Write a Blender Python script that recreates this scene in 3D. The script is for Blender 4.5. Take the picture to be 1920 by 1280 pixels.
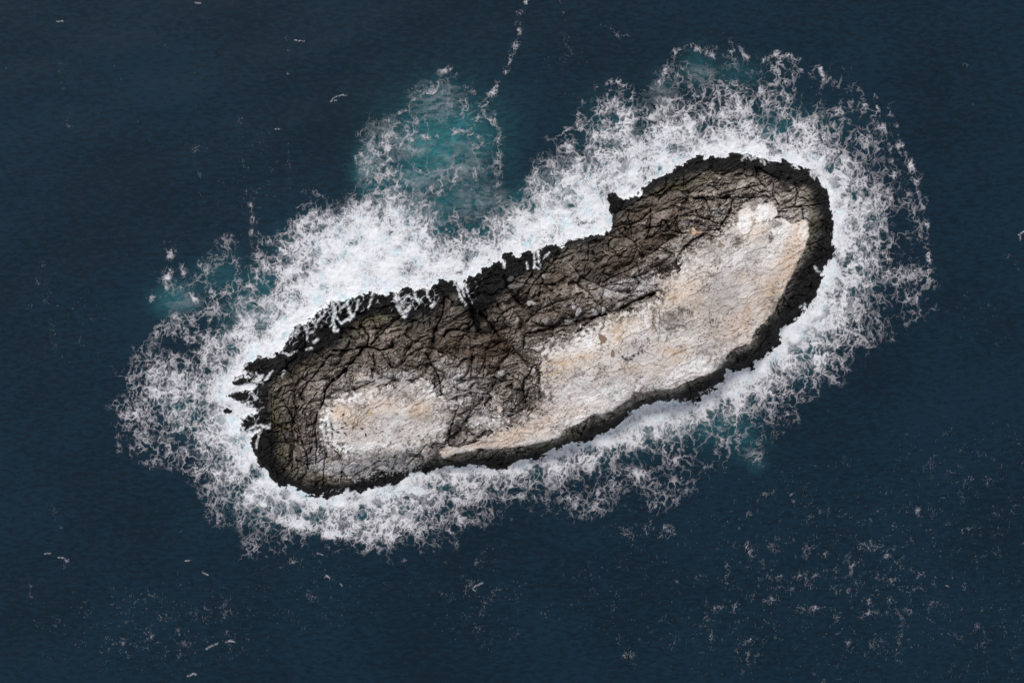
import bpy, math, random
import numpy as np

# ------------------------------------------------------------------ clearing, camera, sky, sun, exposure
for o in list(bpy.data.objects):
    bpy.data.objects.remove(o, do_unlink=True)
SC = bpy.context.scene
COL = SC.collection
F = np.float32

LENS = 35.0
WIDTH_M = 192.0                       # metres of sea across the frame
CAM_H = WIDTH_M * LENS / 36.0
SUN_EL, SUN_AZ = 52.0, 334.0          # degrees; azimuth clockwise from the top of the frame
SUN_STRENGTH, SUN_ANGLE = 1.45, 10.0
SKY_STRENGTH = 0.115
EXPOSURE = 0.44

cam_d = bpy.data.cameras.new('camera')
cam_d.lens = LENS
cam_d.sensor_width = 36.0
cam_d.clip_end = 20000.0
cam = bpy.data.objects.new('camera', cam_d)
COL.objects.link(cam)
cam.location = (0, 0, CAM_H)
SC.camera = cam

world = bpy.data.worlds.new('World')
SC.world = world
world.use_nodes = True
wn, wl = world.node_tree.nodes, world.node_tree.links
wn.clear()
w_out = wn.new('ShaderNodeOutputWorld')
w_bg = wn.new('ShaderNodeBackground')
w_bg.inputs['Strength'].default_value = SKY_STRENGTH
w_sky = wn.new('ShaderNodeTexSky')
w_sky.sky_type = 'NISHITA'
w_sky.sun_disc = False
w_sky.sun_elevation = math.radians(SUN_EL)
w_sky.sun_rotation = math.radians(SUN_AZ)
w_sky.dust_density = 0.3
w_sky.air_density = 1.0
w_hsv = wn.new('ShaderNodeHueSaturation')      # thin overcast: the blue of the sky is washed out
w_hsv.inputs['Saturation'].default_value = 0.32
wl.new(w_sky.outputs[0], w_hsv.inputs['Color'])
wl.new(w_hsv.outputs[0], w_bg.inputs['Color'])
wl.new(w_bg.outputs[0], w_out.inputs['Surface'])

sun_d = bpy.data.lights.new('sun', 'SUN')
sun_d.energy = SUN_STRENGTH
sun_d.angle = math.radians(SUN_ANGLE)
sun_d.color = (1.0, 0.965, 0.92)
sun = bpy.data.objects.new('sun', sun_d)
COL.objects.link(sun)
sun.location = (0, 0, 150)
sun.rotation_euler = (math.radians(90 - SUN_EL), 0, math.radians(180 - SUN_AZ))

SC.view_settings.view_transform = 'Standard'
SC.view_settings.look = 'None'
SC.view_settings.exposure = EXPOSURE
SC.view_settings.gamma = 1.0
SC.view_settings.use_curve_mapping = False
SC.cycles.max_bounces = 6
SC.cycles.transparent_max_bounces = 6

# ------------------------------------------------------------------ noise
_rng = np.random.default_rng(11)
_T = 512
_GA = _rng.uniform(0, 2 * np.pi, (_T, _T))
_GX, _GY = np.cos(_GA).astype(F), np.sin(_GA).astype(F)
_JX = _rng.uniform(0.04, 0.96, (_T, _T)).astype(F)
_JY = _rng.uniform(0.04, 0.96, (_T, _T)).astype(F)
_R1 = _rng.uniform(0, 1, (_T, _T)).astype(F)
_R2 = _rng.uniform(-1, 1, (_T, _T)).astype(F)
_R3 = _rng.uniform(-1, 1, (_T, _T)).astype(F)


def perlin(x, y, seed=0):
    x = x + F(seed * 37.31 + 1000)
    y = y + F(seed * 71.77 + 1000)
    xi = np.floor(x).astype(np.int32)
    yi = np.floor(y).astype(np.int32)
    fx, fy = (x - xi).astype(F), (y - yi).astype(F)
    xi &= _T - 1
    yi &= _T - 1
    x1, y1 = (xi + 1) & (_T - 1), (yi + 1) & (_T - 1)
    u = fx * fx * fx * (fx * (fx * 6 - 15) + 10)
    v = fy * fy * fy * (fy * (fy * 6 - 15) + 10)
    n00 = _GX[yi, xi] * fx + _GY[yi, xi] * fy
    n10 = _GX[yi, x1] * (fx - 1) + _GY[yi, x1] * fy
    n01 = _GX[y1, xi] * fx + _GY[y1, xi] * (fy - 1)
    n11 = _GX[y1, x1] * (fx - 1) + _GY[y1, x1] * (fy - 1)
    a = n00 + u * (n10 - n00)
    b = n01 + u * (n11 - n01)
    return (a + v * (b - a)) * F(1.5)


def fbm(x, y, seed=0, octaves=4, gain=0.5, lac=2.03):
    s, amp, tot = 0, 1.0, 0.0
    for k in range(octaves):
        s = s + F(amp) * perlin(x * F(lac ** k), y * F(lac ** k), seed + k * 13)
        tot += amp
        amp *= gain
    return s / F(tot)


def cells(x, y, seed=0, edges=True):
    """F1, F2 (or the true distance to the cell's edge), the cell's random numbers and the offset from its seed point."""
    x = (x + F(seed * 53.17 + 1000)).astype(F)
    y = (y + F(seed * 29.53 + 1000)).astype(F)
    xi = np.floor(x).astype(np.int32)
    yi = np.floor(y).astype(np.int32)
    f1 = np.full(x.shape, 9, F)
    f2 = np.full(x.shape, 9, F)
    bx = np.zeros(x.shape, F)
    by = np.zeros(x.shape, F)
    cx = np.zeros(x.shape, np.int32)
    cy = np.zeros(x.shape, np.int32)
    for dj in (-1, 0, 1):
        for di in (-1, 0, 1):
            gx, gy = xi + di, yi + dj
            tx, ty = gx & (_T - 1), gy & (_T - 1)
            px = gx + _JX[ty, tx] - x
            py = gy + _JY[ty, tx] - y
            px, py = px.astype(F), py.astype(F)
            d = px * px + py * py
            near = d < f1
            f2 = np.where(near, f1, np.minimum(f2, d))
            f1 = np.where(near, d, f1)
            bx = np.where(near, px, bx)
            by = np.where(near, py, by)
            cx = np.where(near, tx, cx)
            cy = np.where(near, ty, cy)
    if edges:
        e = np.full(x.shape, 9, F)
        for dj in (-1, 0, 1):
            for di in (-1, 0, 1):
                gx, gy = xi + di, yi + dj
                tx, ty = gx & (_T - 1), gy & (_T - 1)
                px = (gx + _JX[ty, tx] - x).astype(F)
                py = (gy + _JY[ty, tx] - y).astype(F)
                qx, qy = px - bx, py - by
                ln = np.sqrt(qx * qx + qy * qy)
                d = (0.5 * (px + bx) * qx + 0.5 * (py + by) * qy) / np.maximum(ln, 1e-4)
                e = np.where(ln > 1e-3, np.minimum(e, d), e)
        f2 = e
    return np.sqrt(f1), (f2 if edges else np.sqrt(f2)), cx, cy, bx, by


def sstep(a, b, x):
    t = np.clip((x - a) / (b - a), 0, 1)
    return t * t * (3 - 2 * t)


def mix(a, b, t):
    return a + (b - a) * t


def mix3(c, col, t):
    """blend an (n, 3) colour array towards col by t"""
    return c + (np.asarray(col, F) - c) * t[..., None]


# ------------------------------------------------------------------ plan drawing helpers (plan unit: decimetres at sea level)
def poly_sdf(poly, X, Y):
    """signed distance to a closed outline, positive inside"""
    P = np.asarray(poly, F)
    best = np.full(X.shape, 1e9, F)
    inside = np.zeros(X.shape, bool)
    n = len(P)
    for i in range(n):
        ax, ay = P[i]
        bx, by = P[(i + 1) % n]
        ex, ey = bx - ax, by - ay
        wx, wy = X - ax, Y - ay
        t = np.clip((wx * ex + wy * ey) / max(ex * ex + ey * ey, 1e-6), 0, 1)
        dx, dy = wx - ex * t, wy - ey * t
        np.minimum(best, dx * dx + dy * dy, out=best)
        if ay != by:
            c = ((ay > Y) != (by > Y)) & (X < (bx - ax) * (Y - ay) / (by - ay) + ax)
            inside ^= c
    d = np.sqrt(best)
    return np.where(inside, d, -d)


class Plan:
    """a regular grid over part of the plan"""

    def __init__(self, x0, y0, x1, y1, step):
        self.x0, self.y0, self.step = x0, y0, step
        self.nx = int((x1 - x0) / step) + 1
        self.ny = int((y1 - y0) / step) + 1
        gx = (x0 + np.arange(self.nx) * step).astype(F)
        gy = (y0 + np.arange(self.ny) * step).astype(F)
        self.X, self.Y = np.meshgrid(gx, gy)

    def sample(self, arr, X, Y):
        fx = np.clip((X - self.x0) / self.step, 0, self.nx - 1.001)
        fy = np.clip((Y - self.y0) / self.step, 0, self.ny - 1.001)
        xi, yi = fx.astype(np.int32), fy.astype(np.int32)
        tx, ty = (fx - xi).astype(F), (fy - yi).astype(F)
        a = arr[yi, xi] * (1 - tx) + arr[yi, xi + 1] * tx
        b = arr[yi + 1, xi] * (1 - tx) + arr[yi + 1, xi + 1] * tx
        return a * (1 - ty) + b * ty

    def window(self, xa, ya, xb, yb):
        i0 = max(0, int((xa - self.x0) / self.step))
        i1 = min(self.nx, int((xb - self.x0) / self.step) + 2)
        j0 = max(0, int((ya - self.y0) / self.step))
        j1 = min(self.ny, int((yb - self.y0) / self.step) + 2)
        return slice(j0, max(j1, j0)), slice(i0, max(i1, i0))

    def line_dist(self, pts, reach, wob=0.0, seed=3):
        """window and distance field around an open line, within reach"""
        P = np.asarray(pts, F)
        w = self.window(P[:, 0].min() - reach, P[:, 1].min() - reach, P[:, 0].max() + reach, P[:, 1].max() + reach)
        X, Y = self.X[w], self.Y[w]
        if X.size == 0:
            return w, None
        if wob:
            X, Y = X + wob * perlin(X / 9, Y / 9, seed), Y + wob * perlin(X / 9, Y / 9, seed + 5)
        best = np.full(X.shape, 1e9, F)
        for i in range(len(P) - 1):
            ax, ay = P[i]
            ex, ey = P[i + 1] - P[i]
            wx, wy = X - ax, Y - ay
            t = np.clip((wx * ex + wy * ey) / max(ex * ex + ey * ey, 1e-6), 0, 1)
            best = np.minimum(best, (wx - ex * t) ** 2 + (wy - ey * t) ** 2)
        return w, np.sqrt(best)

    def blob(self, x, y, rx, ry, ang=0.0):
        r = 2.6 * max(rx, ry)
        w = self.window(x - r, y - r, x + r, y + r)
        X, Y = self.X[w] - x, self.Y[w] - y
        c, s = math.cos(math.radians(ang)), math.sin(math.radians(ang))
        u, v = (X * c + Y * s) / rx, (-X * s + Y * c) / ry
        return w, np.exp(-(u * u + v * v))

    def blobs(self, lst, op='max'):
        out = np.zeros(self.X.shape, F)
        for b in lst:
            x, y, rx, ry = b[:4]
            amt = b[4] if len(b) > 4 else 1.0
            ang = b[5] if len(b) > 5 else 0.0
            w, g = self.blob(x, y, rx, ry, ang)
            if op == 'max':
                out[w] = np.maximum(out[w], amt * g)
            else:
                out[w] += amt * g
        return out


def to_world(X, Y, H):
    """plan point and height -> metres (the plan is drawn at sea level)"""
    k = (1 - H / CAM_H) * F(0.1)
    return (X - 960.0) * k, (640.0 - Y) * k, H


# ------------------------------------------------------------------ outlines
SHORE = [(474,680),(487,672),(510,667),(524,658),(529,646),(540,634),(552,612),(579,600),(596,580),(615,570),(643,560),(672,551),(704,553),
(716,552),(738,553),(750,548),(763,541),(775,546),(786,539),(800,541),(823,535),(826,527),(841,530),(855,527),(860,541),(868,546),(872,535),(874,520),
(887,515),(902,512),(904,505),(927,496),(942,491),(945,499),(946,479),(956,477),(974,480),(978,473),(990,474),(1003,468),(1016,467),(1033,460),(1039,463),
(1062,461),(1075,450),(1100,445),(1126,439),(1142,431),(1147,405),(1158,396),(1166,370),(1180,369),(1196,364),(1204,351),(1230,338),(1251,329),(1269,313),(1303,299),
(1329,295),(1360,293),(1376,286),(1399,287),(1415,293),(1428,291),(1439,299),(1472,304),(1491,313),(1517,322),(1530,340),(1543,351),(1554,374),(1561,400),
(1562,439),(1561,468),(1553,494),(1540,517),(1535,541),(1530,555),(1513,566),(1504,586),(1485,600),(1465,612),(1464,628),(1467,646),(1459,651),(1449,654),(1433,670),
(1415,678),(1410,692),(1390,695),(1363,694),(1358,717),(1345,722),(1324,740),(1308,750),(1282,758),(1261,752),(1230,756),(1204,763),(1175,774),(1157,795),
(1134,808),(1112,823),(1098,831),(1075,831),(1056,833),(1024,848),(1003,858),(974,860),(961,871),(931,877),(898,873),(868,873),(839,873),(822,878),(803,883),
(785,883),(771,886),(759,897),(738,908),(721,912),(704,914),(690,919),(678,920),(666,912),(649,916),(637,925),(624,933),(611,935),(607,925),(590,931),(569,923),(552,912),
(527,908),(510,893),(493,876),(482,863),(480,849),(470,838),(472,817),(486,806),(466,809),(451,804),(454,788),(465,778),(482,774),(468,766),(450,753),(429,742),(446,734),(472,730),(482,722),(452,724),(435,718),(441,706),(466,705),(451,693),(461,682)]

CAP_WEST = [(598,770),(605,752),(622,742),(645,737),(690,724),(730,720),(765,716),(790,714),(822,716),(838,724),(842,745),(838,775),(852,790),(848,815),(836,828),
(815,838),(790,846),(740,858),(700,872),(680,880),(655,868),(635,852),(612,846),(600,828),(596,795)]
CAP_EAST = [(818,852),(826,836),(834,818),(845,828),(860,838),(880,832),(905,818),(922,806),(884,806),(880,795),(892,782),(905,765),(922,748),(930,735),(934,760),(940,780),(952,796),(962,784),(985,772),(1008,757),
(1020,742),(1004,726),(1014,706),(998,690),(1012,674),(1000,655),(1030,641),(1055,625),(1087,616),(1100,607),(1135,592),(1165,580),(1200,565),(1232,549),(1225,530),(1245,520),(1258,500),(1267,478),
(1285,470),(1305,455),(1328,440),(1352,425),(1362,412),(1376,395),(1396,390),(1403,386),(1412,396),(1420,388),(1425,380),(1437,381),(1449,378),(1457,392),(1459,405),(1468,410),
(1485,419),(1498,417),(1503,412),(1511,414),(1517,428),(1517,442),(1511,458),(1506,470),(1497,490),(1490,504),(1483,520),(1475,533),(1469,550),(1462,562),(1456,576),(1446,590),
(1433,603),(1422,613),(1412,628),(1405,644),(1392,649),(1376,653),(1365,663),(1355,675),(1345,688),(1334,698),(1312,706),(1293,714),(1278,721),(1261,727),(1235,731),(1207,735),
(1190,743),(1178,748),(1163,759),(1149,769),(1134,777),(1117,776),(1104,782),(1092,789),(1080,797),(1068,806),(1058,816),(1045,821),(1030,826),(1010,830),(993,834),(960,838),
(925,842),(900,841),(877,845),(858,850),(841,855),(830,859)]
DRY = [(503,781),(505,735),(518,703),(545,692),(586,670),(621,650),(651,622),(678,597),(705,588),(737,592),(752,603),(769,606),(790,590),(806,590),(834,558),(850,552),(864,554),(870,572),(880,600),(892,622),(902,618),
(910,590),(926,568),(942,552),(958,530),(974,518),(1003,507),(1024,489),(1045,472),(1066,464),(1100,452),(1126,447),(1150,436),(1156,400),(1180,384),(1204,374),(1225,360),(1250,343),(1277,335),(1300,325),
(1324,320),(1345,320),(1373,318),(1405,324),(1439,328),(1472,345),(1506,347),(1520,361),(1528,385),(1536,400),(1534,430),(1531,452),(1520,472),(1506,492),(1497,512),(1484,532),(1478,552),(1470,568),(1460,588),(1446,600),
(1434,615),(1424,628),(1412,650),(1392,658),(1376,668),(1364,682),(1345,694),(1334,704),(1312,716),(1290,726),(1270,737),(1240,741),(1207,749),(1190,757),(1176,766),(1158,778),(1140,788),(1117,796),(1098,806),
(1080,818),(1058,823),(1030,836),(993,845),(960,850),(925,852),(880,858),(841,865),(815,866),(790,872),(769,870),(746,876),(729,870),(695,889),(674,891),(653,905),(624,908),(602,904),(573,908),(548,895),(530,882),(520,853),(518,806)]

CRACKS = [
([(735,651),(712,657),(690,650),(672,651),(650,657),(624,657)],3,1.3),([(683,651),(665,672),(655,685),(640,700),(622,715),(610,730),(607,750),(600,768)],3.4,1.5),
([(674,611),(685,618),(692,632),(690,645)],3.6,1.2),([(697,645),(715,625),(735,605),(748,596)],2.4,1.1),([(700,598),(712,640)],1.6,.6),
([(835,558),(830,590),(815,620),(812,640)],3,1.2),([(812,632),(800,636),(790,640),(775,640),(760,628),(765,612)],2.2,.9),([(775,640),(765,655),(752,680)],2,.8),
([(880,612),(868,618),(850,618),(838,620),(832,632)],2.4,1.2),([(884,560),(887,575),(890,595),(895,612),(902,626)],8,2.0),([(893,606),(875,618)],3,1.2),
([(900,585),(912,598),(925,615),(936,632)],3.6,1.4),([(908,578),(915,592)],2,.8),([(925,612),(935,595),(950,582),(970,570)],2.2,.9),([(920,605),(940,602),(965,595),(985,590)],2,.7),
([(945,515),(948,530),(955,545),(965,560),(982,576)],4.4,1.5),([(1065,467),(1045,480),(1032,498),(1015,515),(1000,532),(990,548),(970,560)],2.2,1.0),([(955,525),(975,530),(1000,533),(1030,534),(1042,533)],1.8,.7),
([(1105,455),(1103,485),(1095,510)],2,.8),([(1140,440),(1142,470),(1160,480),(1175,470)],2,.7),([(1079,603),(1095,600),(1115,594),(1130,590),(1160,580),(1195,562),(1235,545)],5,1.0),
([(998,603),(1015,611),(1050,612),(1070,609)],3,.7),([(1030,560),(1042,585),(1060,588),(1078,596)],2.2,.6),([(1130,530),(1150,518),(1175,508),(1210,490)],2.2,.7),([(1100,545),(1140,535),(1180,530)],2,.6),
([(1282,330),(1281,362),(1290,370)],2.2,1.0),([(1250,335),(1248,352),(1235,360),(1210,370),(1195,376)],3,1.1),([(1235,375),(1250,355)],2,.7),([(1300,372),(1340,369),(1370,358),(1400,352),(1430,345)],1.8,.8),
([(1345,372),(1375,370),(1400,371),(1440,368)],1.8,.8),([(1374,374),(1370,392),(1360,410),(1352,422),(1350,440)],2.2,1.0),([(1354,430),(1330,432),(1318,434)],2.6,.9),([(1220,390),(1218,430),(1210,450)],2.6,1.0),
([(1180,390),(1178,410),(1183,430),(1185,445)],2.2,1.0),([(1148,396),(1180,393),(1217,388)],2,.8),([(1150,425),(1180,420),(1220,408)],1.8,.8),([(1260,425),(1270,405),(1308,404),(1330,412),(1345,420)],2,.8),
([(1305,395),(1307,408)],2,.8),([(1270,480),(1284,462),(1300,448),(1320,441)],2.4,.7),([(1465,392),(1490,388),(1515,386),(1540,383)],2.6,1.0),([(1490,345),(1495,360),(1490,385)],3,1.0),([(1505,390),(1506,412)],2,.8),
([(1420,345),(1425,360),(1415,372)],1.8,.6),([(1450,345),(1448,365),(1462,390)],1.8,.7),
([(515,800),(530,793),(548,790),(555,780),(560,760)],2.4,.9),([(548,745),(555,765),(550,790),(560,800),(567,830),(575,850),(578,880)],2.2,.9),([(595,735),(580,755),(565,775)],2,.7),([(575,690),(568,705),(555,722)],2.6,.9),
([(592,865),(594,830),(590,800),(596,775)],2.4,.8),([(582,850),(586,820),(584,790)],1.8,.6),([(548,885),(549,840)],2,.7),([(530,690),(560,705)],1.6,.5),([(620,665),(600,690),(575,720),(560,745)],2,.8),
([(646,662),(628,690),(600,712)],1.8,.6),
([(798,662),(808,680),(822,705),(825,720),(828,738)],3.6,1.0),([(885,665),(884,690),(883,708),(903,709)],3,.8),([(910,660),(909,690),(905,712)],3,.7),([(857,690),(857,720),(857,752)],1.6,.5),([(864,688),(864,716)],1.4,.4),
([(858,765),(850,785),(845,805),(838,820),(833,838)],3.2,.9),([(870,792),(885,768),(905,748)],6,.6),([(1010,690),(1012,720),(1013,745)],3,.6),([(846,720),(856,721),(880,707)],1.4,.4),
([(700,665),(705,690),(712,702)],3,.8),([(735,690),(722,672),(716,660)],2.6,.8),([(752,690),(770,700),(790,690)],2.2,.6),([(950,700),(975,715),(985,745),(960,770)],3.2,.6),([(925,705),(940,715),(962,712)],2.2,.6),
([(606,908),(607,880),(611,850)],2.6,.8),([(665,890),(690,875),(720,858)],2,.7),([(640,900),(642,870)],2,.6),([(762,872),(785,850),(800,832),(806,838)],2.4,.8),([(735,880),(742,862)],2,.6),
([(1238,578),(1237,605),(1235,640)],2.2,.5),([(1226,580),(1224,618)],1.6,.4),([(1268,588),(1285,580),(1300,590)],1.6,.3),
([(1290,720),(1296,735),(1290,752)],2,.6),([(1380,660),(1384,680)],2,.6),([(1480,560),(1495,552),(1515,556)],2,.7),([(1530,455),(1550,470)],2,.6),([(1500,505),(1520,512)],2,.6)]

# ------------------------------------------------------------------ islet: heights
IS = Plan(416, 268, 1580, 952, 1)
IH = Plan(416, 268, 1580, 952, 2)
IQ = Plan(416, 268, 1580, 952, 4)


def blur(a, n):
    for _ in range(n):
        p = np.pad(a, 1, mode='edge')
        a = (p[1:-1, 1:-1] * 2 + p[:-2, 1:-1] + p[2:, 1:-1] + p[1:-1, :-2] + p[1:-1, 2:]) / 6
    return a


def fix_line(plan, h, fixed, pts, vals):
    P = np.asarray(pts, float)
    V = np.asarray(vals, float) if np.ndim(vals) else np.full(len(P), float(vals))
    for i in range(len(P) - 1):
        n = int(max(abs(P[i + 1] - P[i])) / plan.step * 2) + 2
        for t in np.linspace(0, 1, n):
            q = P[i] * (1 - t) + P[i + 1] * t
            a, b = int(round((q[0] - plan.x0) / plan.step)), int(round((q[1] - plan.y0) / plan.step))
            h[b, a] = V[i] * (1 - t) + V[i + 1] * t
            fixed[b, a] = True


shore_h = poly_sdf(SHORE, IH.X + 2.2 * fbm(IH.X / 11, IH.Y / 11, 2, 3), IH.Y + 2.2 * fbm(IH.X / 11, IH.Y / 11, 9, 3))
sd = IH.sample(shore_h, IS.X, IS.Y)
for _s, _sc, _am in ((61, 15.0, 4.2), (62, 7.0, 2.4)):
    _f1, _e, _cx, _cy, _bx, _by = cells(IS.X / _sc + 0.3 * perlin(IS.X / 20, IS.Y / 20, 15), IS.Y / _sc, _s, edges=False)
    sd = sd + F(_am) * (_R2[_cy, _cx] + 0.35) * sstep(26, 8, np.abs(sd))
sdq = IH.sample(shore_h, IQ.X, IQ.Y)

hq = np.clip(sdq * 0.05, 0, 6).astype(F)
fixed = sdq <= 0
hq[fixed] = 0
i_lip = CAP_EAST.index((1511,414))
lip = CAP_EAST[i_lip:]
fix_line(IQ, hq, fixed, lip, np.interp(np.linspace(0, 1, len(lip)), [0, .12, .5, .8, 1], [5.5, 7.0, 7.8, 7.0, 5.0]))
fix_line(IQ, hq, fixed, [(505,780),(507,735),(522,703),(586,672),(651,624),(705,592),(769,606),(834,562),(874,548),(905,565),(940,540),(1003,507),(1045,474),(1100,455),(1150,440),(1158,400),(1204,377),(1250,347),(1324,322),(1373,320),(1439,330),(1506,350)], 2.3)
fix_line(IQ, hq, fixed, [(525,860),(555,897),(602,902),(650,903),(695,889),(760,868)], 2.6)
fix_line(IQ, hq, fixed, [(620,790),(700,770),(800,770)], [6.4, 7.4, 7.6])
fix_line(IQ, hq, fixed, [(640,850),(720,850),(800,842)], [5.4, 5.6, 5.6])
fix_line(IQ, hq, fixed, [(860,770),(960,740),(1050,700),(1180,640),(1290,560),(1370,490),(1430,430)], [7.4, 7.8, 8.8, 9.4, 9.6, 9.2, 7.8])
fix_line(IQ, hq, fixed, [(700,680),(820,650),(920,620),(1040,560),(1150,500),(1260,420),(1380,360)], [5.2, 5.4, 5.2, 5.6, 6.0, 6.0, 4.6])
for _ in range(1400):
    p = np.pad(hq, 1, mode='edge')
    n = (p[:-2, 1:-1] + p[2:, 1:-1] + p[1:-1, :-2] + p[1:-1, 2:]) * F(0.25)
    hq = np.where(fixed, hq, n)
hq = blur(hq, 3)

X, Y = IS.X, IS.Y
H0 = IQ.sample(hq, X, Y)
H0 = np.where(sd > 0, np.maximum(H0 * sstep(-2, 10, sd), np.minimum(sd * 0.09, 0.7)), sd * 0.16)

capw_s = IH.sample(poly_sdf(CAP_WEST, IH.X, IH.Y), X, Y)
cape_s = IH.sample(poly_sdf(CAP_EAST, IH.X, IH.Y), X, Y)
dry_s = IH.sample(poly_sdf(DRY, IH.X, IH.Y), X, Y)

# --- fractured blocks
ang = np.radians(-24.0)
ca, sa = F(math.cos(ang)), F(math.sin(ang))
wx = X + 9 * fbm(X / 60, Y / 60, 31, 3) + 2.5 * fbm(X / 13, Y / 13, 33, 2)
wy = Y + 9 * fbm(X / 60, Y / 60, 32, 3) + 2.5 * fbm(X / 13, Y / 13, 34, 2)
u, v = wx * ca + wy * sa, -wx * sa + wy * ca
tone = np.zeros(X.shape, F)
DH = np.zeros(X.shape, F)
crk = np.zeros(X.shape, F)
hatch = np.zeros(X.shape, F)
smooth = np.clip(IS.blobs([(690,615,60,34,1),(760,625,50,40,1),(800,590,40,44,1),(845,585,24,36,1),(650,640,40,20,.9),(1215,410,50,40,.7),(560,850,40,40,.5),(1170,400,30,30,.7),(930,600,40,26,.5),(1070,490,50,24,.6)]), 0, 1)
dens = 0.30 + 0.70 * sstep(-0.22, 0.30, perlin(X / 85, Y / 85, 35))
wvar = 0.75 + 0.55 * perlin(X / 19, Y / 19, 39)
fam = sstep(-0.02, 0.02, 0.12 + perlin(X / 75, Y / 75, 37) + 0.35 * perlin(X / 25, Y / 25, 38))
for (su, sv, amp, cw, seed, rot, kp) in ((66, 26, 1.0, 2.2, 1, -0.12, 0.10), (40, 24, 1.0, 2.0, 4, 1.1, 0.10), (27, 11, 0.45, 1.4, 2, 0.5, -0.08), (22, 10, 0.45, 1.4, 5, -0.8, -0.08), (11, 5.5, 0.14, 0.9, 3, -0.4, -0.16)):
    cr, sr = F(math.cos(rot)), F(math.sin(rot))
    p, q = u * cr + v * sr, -u * sr + v * cr
    f1, e, cx, cy, bx, by = cells(p / su, q / sv, seed)
    ed = e * sv                                       # distance to the block's edge, in plan units
    keep = sstep(-0.12, 0.20, perlin(X / 38, Y / 38, 40 + seed) + kp)
    r1, r2, r3 = _R1[cy, cx], _R2[cy, cx], _R3[cy, cx]
    wf = 1.0 if seed == 3 else (fam if seed in (1, 2) else 1 - fam)
    DH += wf * amp * (1.15 * (r1 - 0.5) - 1.35 * (r2 * bx + r3 * by) + 0.30 * sstep(0, 7, ed) * keep)
    c = wf * np.exp(-(ed / (cw * np.maximum(wvar, 0.3))) ** 2) * keep * (1.0 if seed in (1, 4) else dens * (1 - 0.85 * smooth))
    crk = np.maximum(crk, c * (0.30 + 0.70 * r1) * (1.0 if seed in (1, 4) else 0.7))
    DH -= 0.8 * amp * c
    tone += wf * amp * (r2 * 0.6 + r3 * 0.4)
    if seed != 3:
        # each block carries strata of its own direction
        th = r2 * F(1.1) - F(0.35)
        hu, hv = X * np.cos(th) + Y * np.sin(th), -X * np.sin(th) + Y * np.cos(th)
        hatch += wf * (1 - 0.55 * smooth) * (0.6 if seed in (1, 4) else 0.5) * fbm(hu / 13, hv / 2.7, 57 + seed, 2)
DH += 0.09 * hatch
# long thin fissures
for seed, (la, lb, rot) in enumerate(((130, 26, 0.15), (90, 18, -0.9), (110, 22, 0.9), (40, 9, 0.3), (34, 8, -1.1))):
    cr, sr = F(math.cos(rot)), F(math.sin(rot))
    p, q = u * cr + v * sr, -u * sr + v * cr
    rdg = np.abs(perlin(p / la, q / lb, 60 + seed)) * lb
    c = np.exp(-(rdg / (1.0 if seed < 3 else 0.7)) ** 2) * sstep(0.0, 0.35, perlin(p / 45, q / 30, 70 + seed)) * dens * (1 - 0.7 * smooth)
    crk = np.maximum(crk, (0.9 if seed < 3 else 0.65) * c)
    DH -= 0.40 * c
# on the western face the strata follow the shore
west = sstep(660, 560, X) * sstep(660, 720, Y)
rdg = np.abs(perlin((dry_s + 5 * perlin(X / 26, Y / 26, 45)) / 15, (X + Y) / 120, 46)) * 15
c = np.exp(-(rdg / 1.1) ** 2) * west * sstep(-0.25, 0.2, perlin(X / 28, Y / 28, 47))
crk = np.maximum(crk, 0.9 * c)
DH -= 0.5 * c
# broad ledges stepping down towards the water
lg = fbm(u / 90 + 0.3 * perlin(u / 20, v / 20, 48), v / 34, 49, 3) * 4.5
lf = np.floor(lg)
DH += 0.75 * (lf + sstep(0.72, 1.0, lg - lf) - lg * 0.75)
c = np.exp(-((lg - lf - 0.86) / 0.06) ** 2) * sstep(-0.2, 0.3, perlin(X / 30, Y / 30, 50))
crk = np.maximum(crk, 0.55 * c)
tone += 0.5 * _R2[(lf.astype(np.int32) * 7) & 511, 3]
# soil-floored gullies running between the blocks
GULLIES = [([(936,640),(915,605),(898,585),(884,555)],11,1.9),([(1000,585),(975,562),(955,540),(945,512)],9,1.6),([(812,645),(818,612),(836,556)],6,1.1),([(622,716),(655,688),(686,650),(735,650),(765,652)],7,1.2),([(880,622),(845,618),(812,640),(800,700),(822,708)],7,1.0),
 ([(1080,604),(1030,612),(960,610),(910,625)],8,.9),([(1235,548),(1160,582),(1090,604)],7,.7),([(1215,450),(1218,405),(1185,395)],6,1.0),([(1318,434),(1260,440),(1200,480),(1120,530)],8,.9),([(1440,368),(1345,372),(1290,372),(1200,392)],5,.7),([(1010,690),(960,660),(900,650),(850,660)],9,.8),([(905,748),(870,792),(845,815)],7,.8),([(985,745),(955,720),(930,690)],7,.7),
 ([(1065,520),(1030,545),(985,560)],6,.8),([(700,598),(712,640)],5,.8),([(660,612),(690,640)],5,.8),([(1290,360),(1250,350)],5,.6),([(540,880),(552,830),(546,780),(575,720)],6,.8),([(1140,470),(1180,440),(1240,425)],6,.7)]
gully = np.zeros(X.shape, F)
for k, (pts, wd, dp) in enumerate(GULLIES):
    w, d = IS.line_dist(pts, wd * 3 + 8, wob=5.0, seed=k % 7)
    if d is None:
        continue
    c = np.exp(-(d / (wd * np.clip(0.8 + 0.9 * perlin(IS.X[w] / 16, IS.Y[w] / 16, 34), 0.3, 1.6))) ** 2)
    gully[w] = np.maximum(gully[w], c)
    DH[w] -= 0.9 * dp * c
big = np.zeros(X.shape, F)
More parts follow.
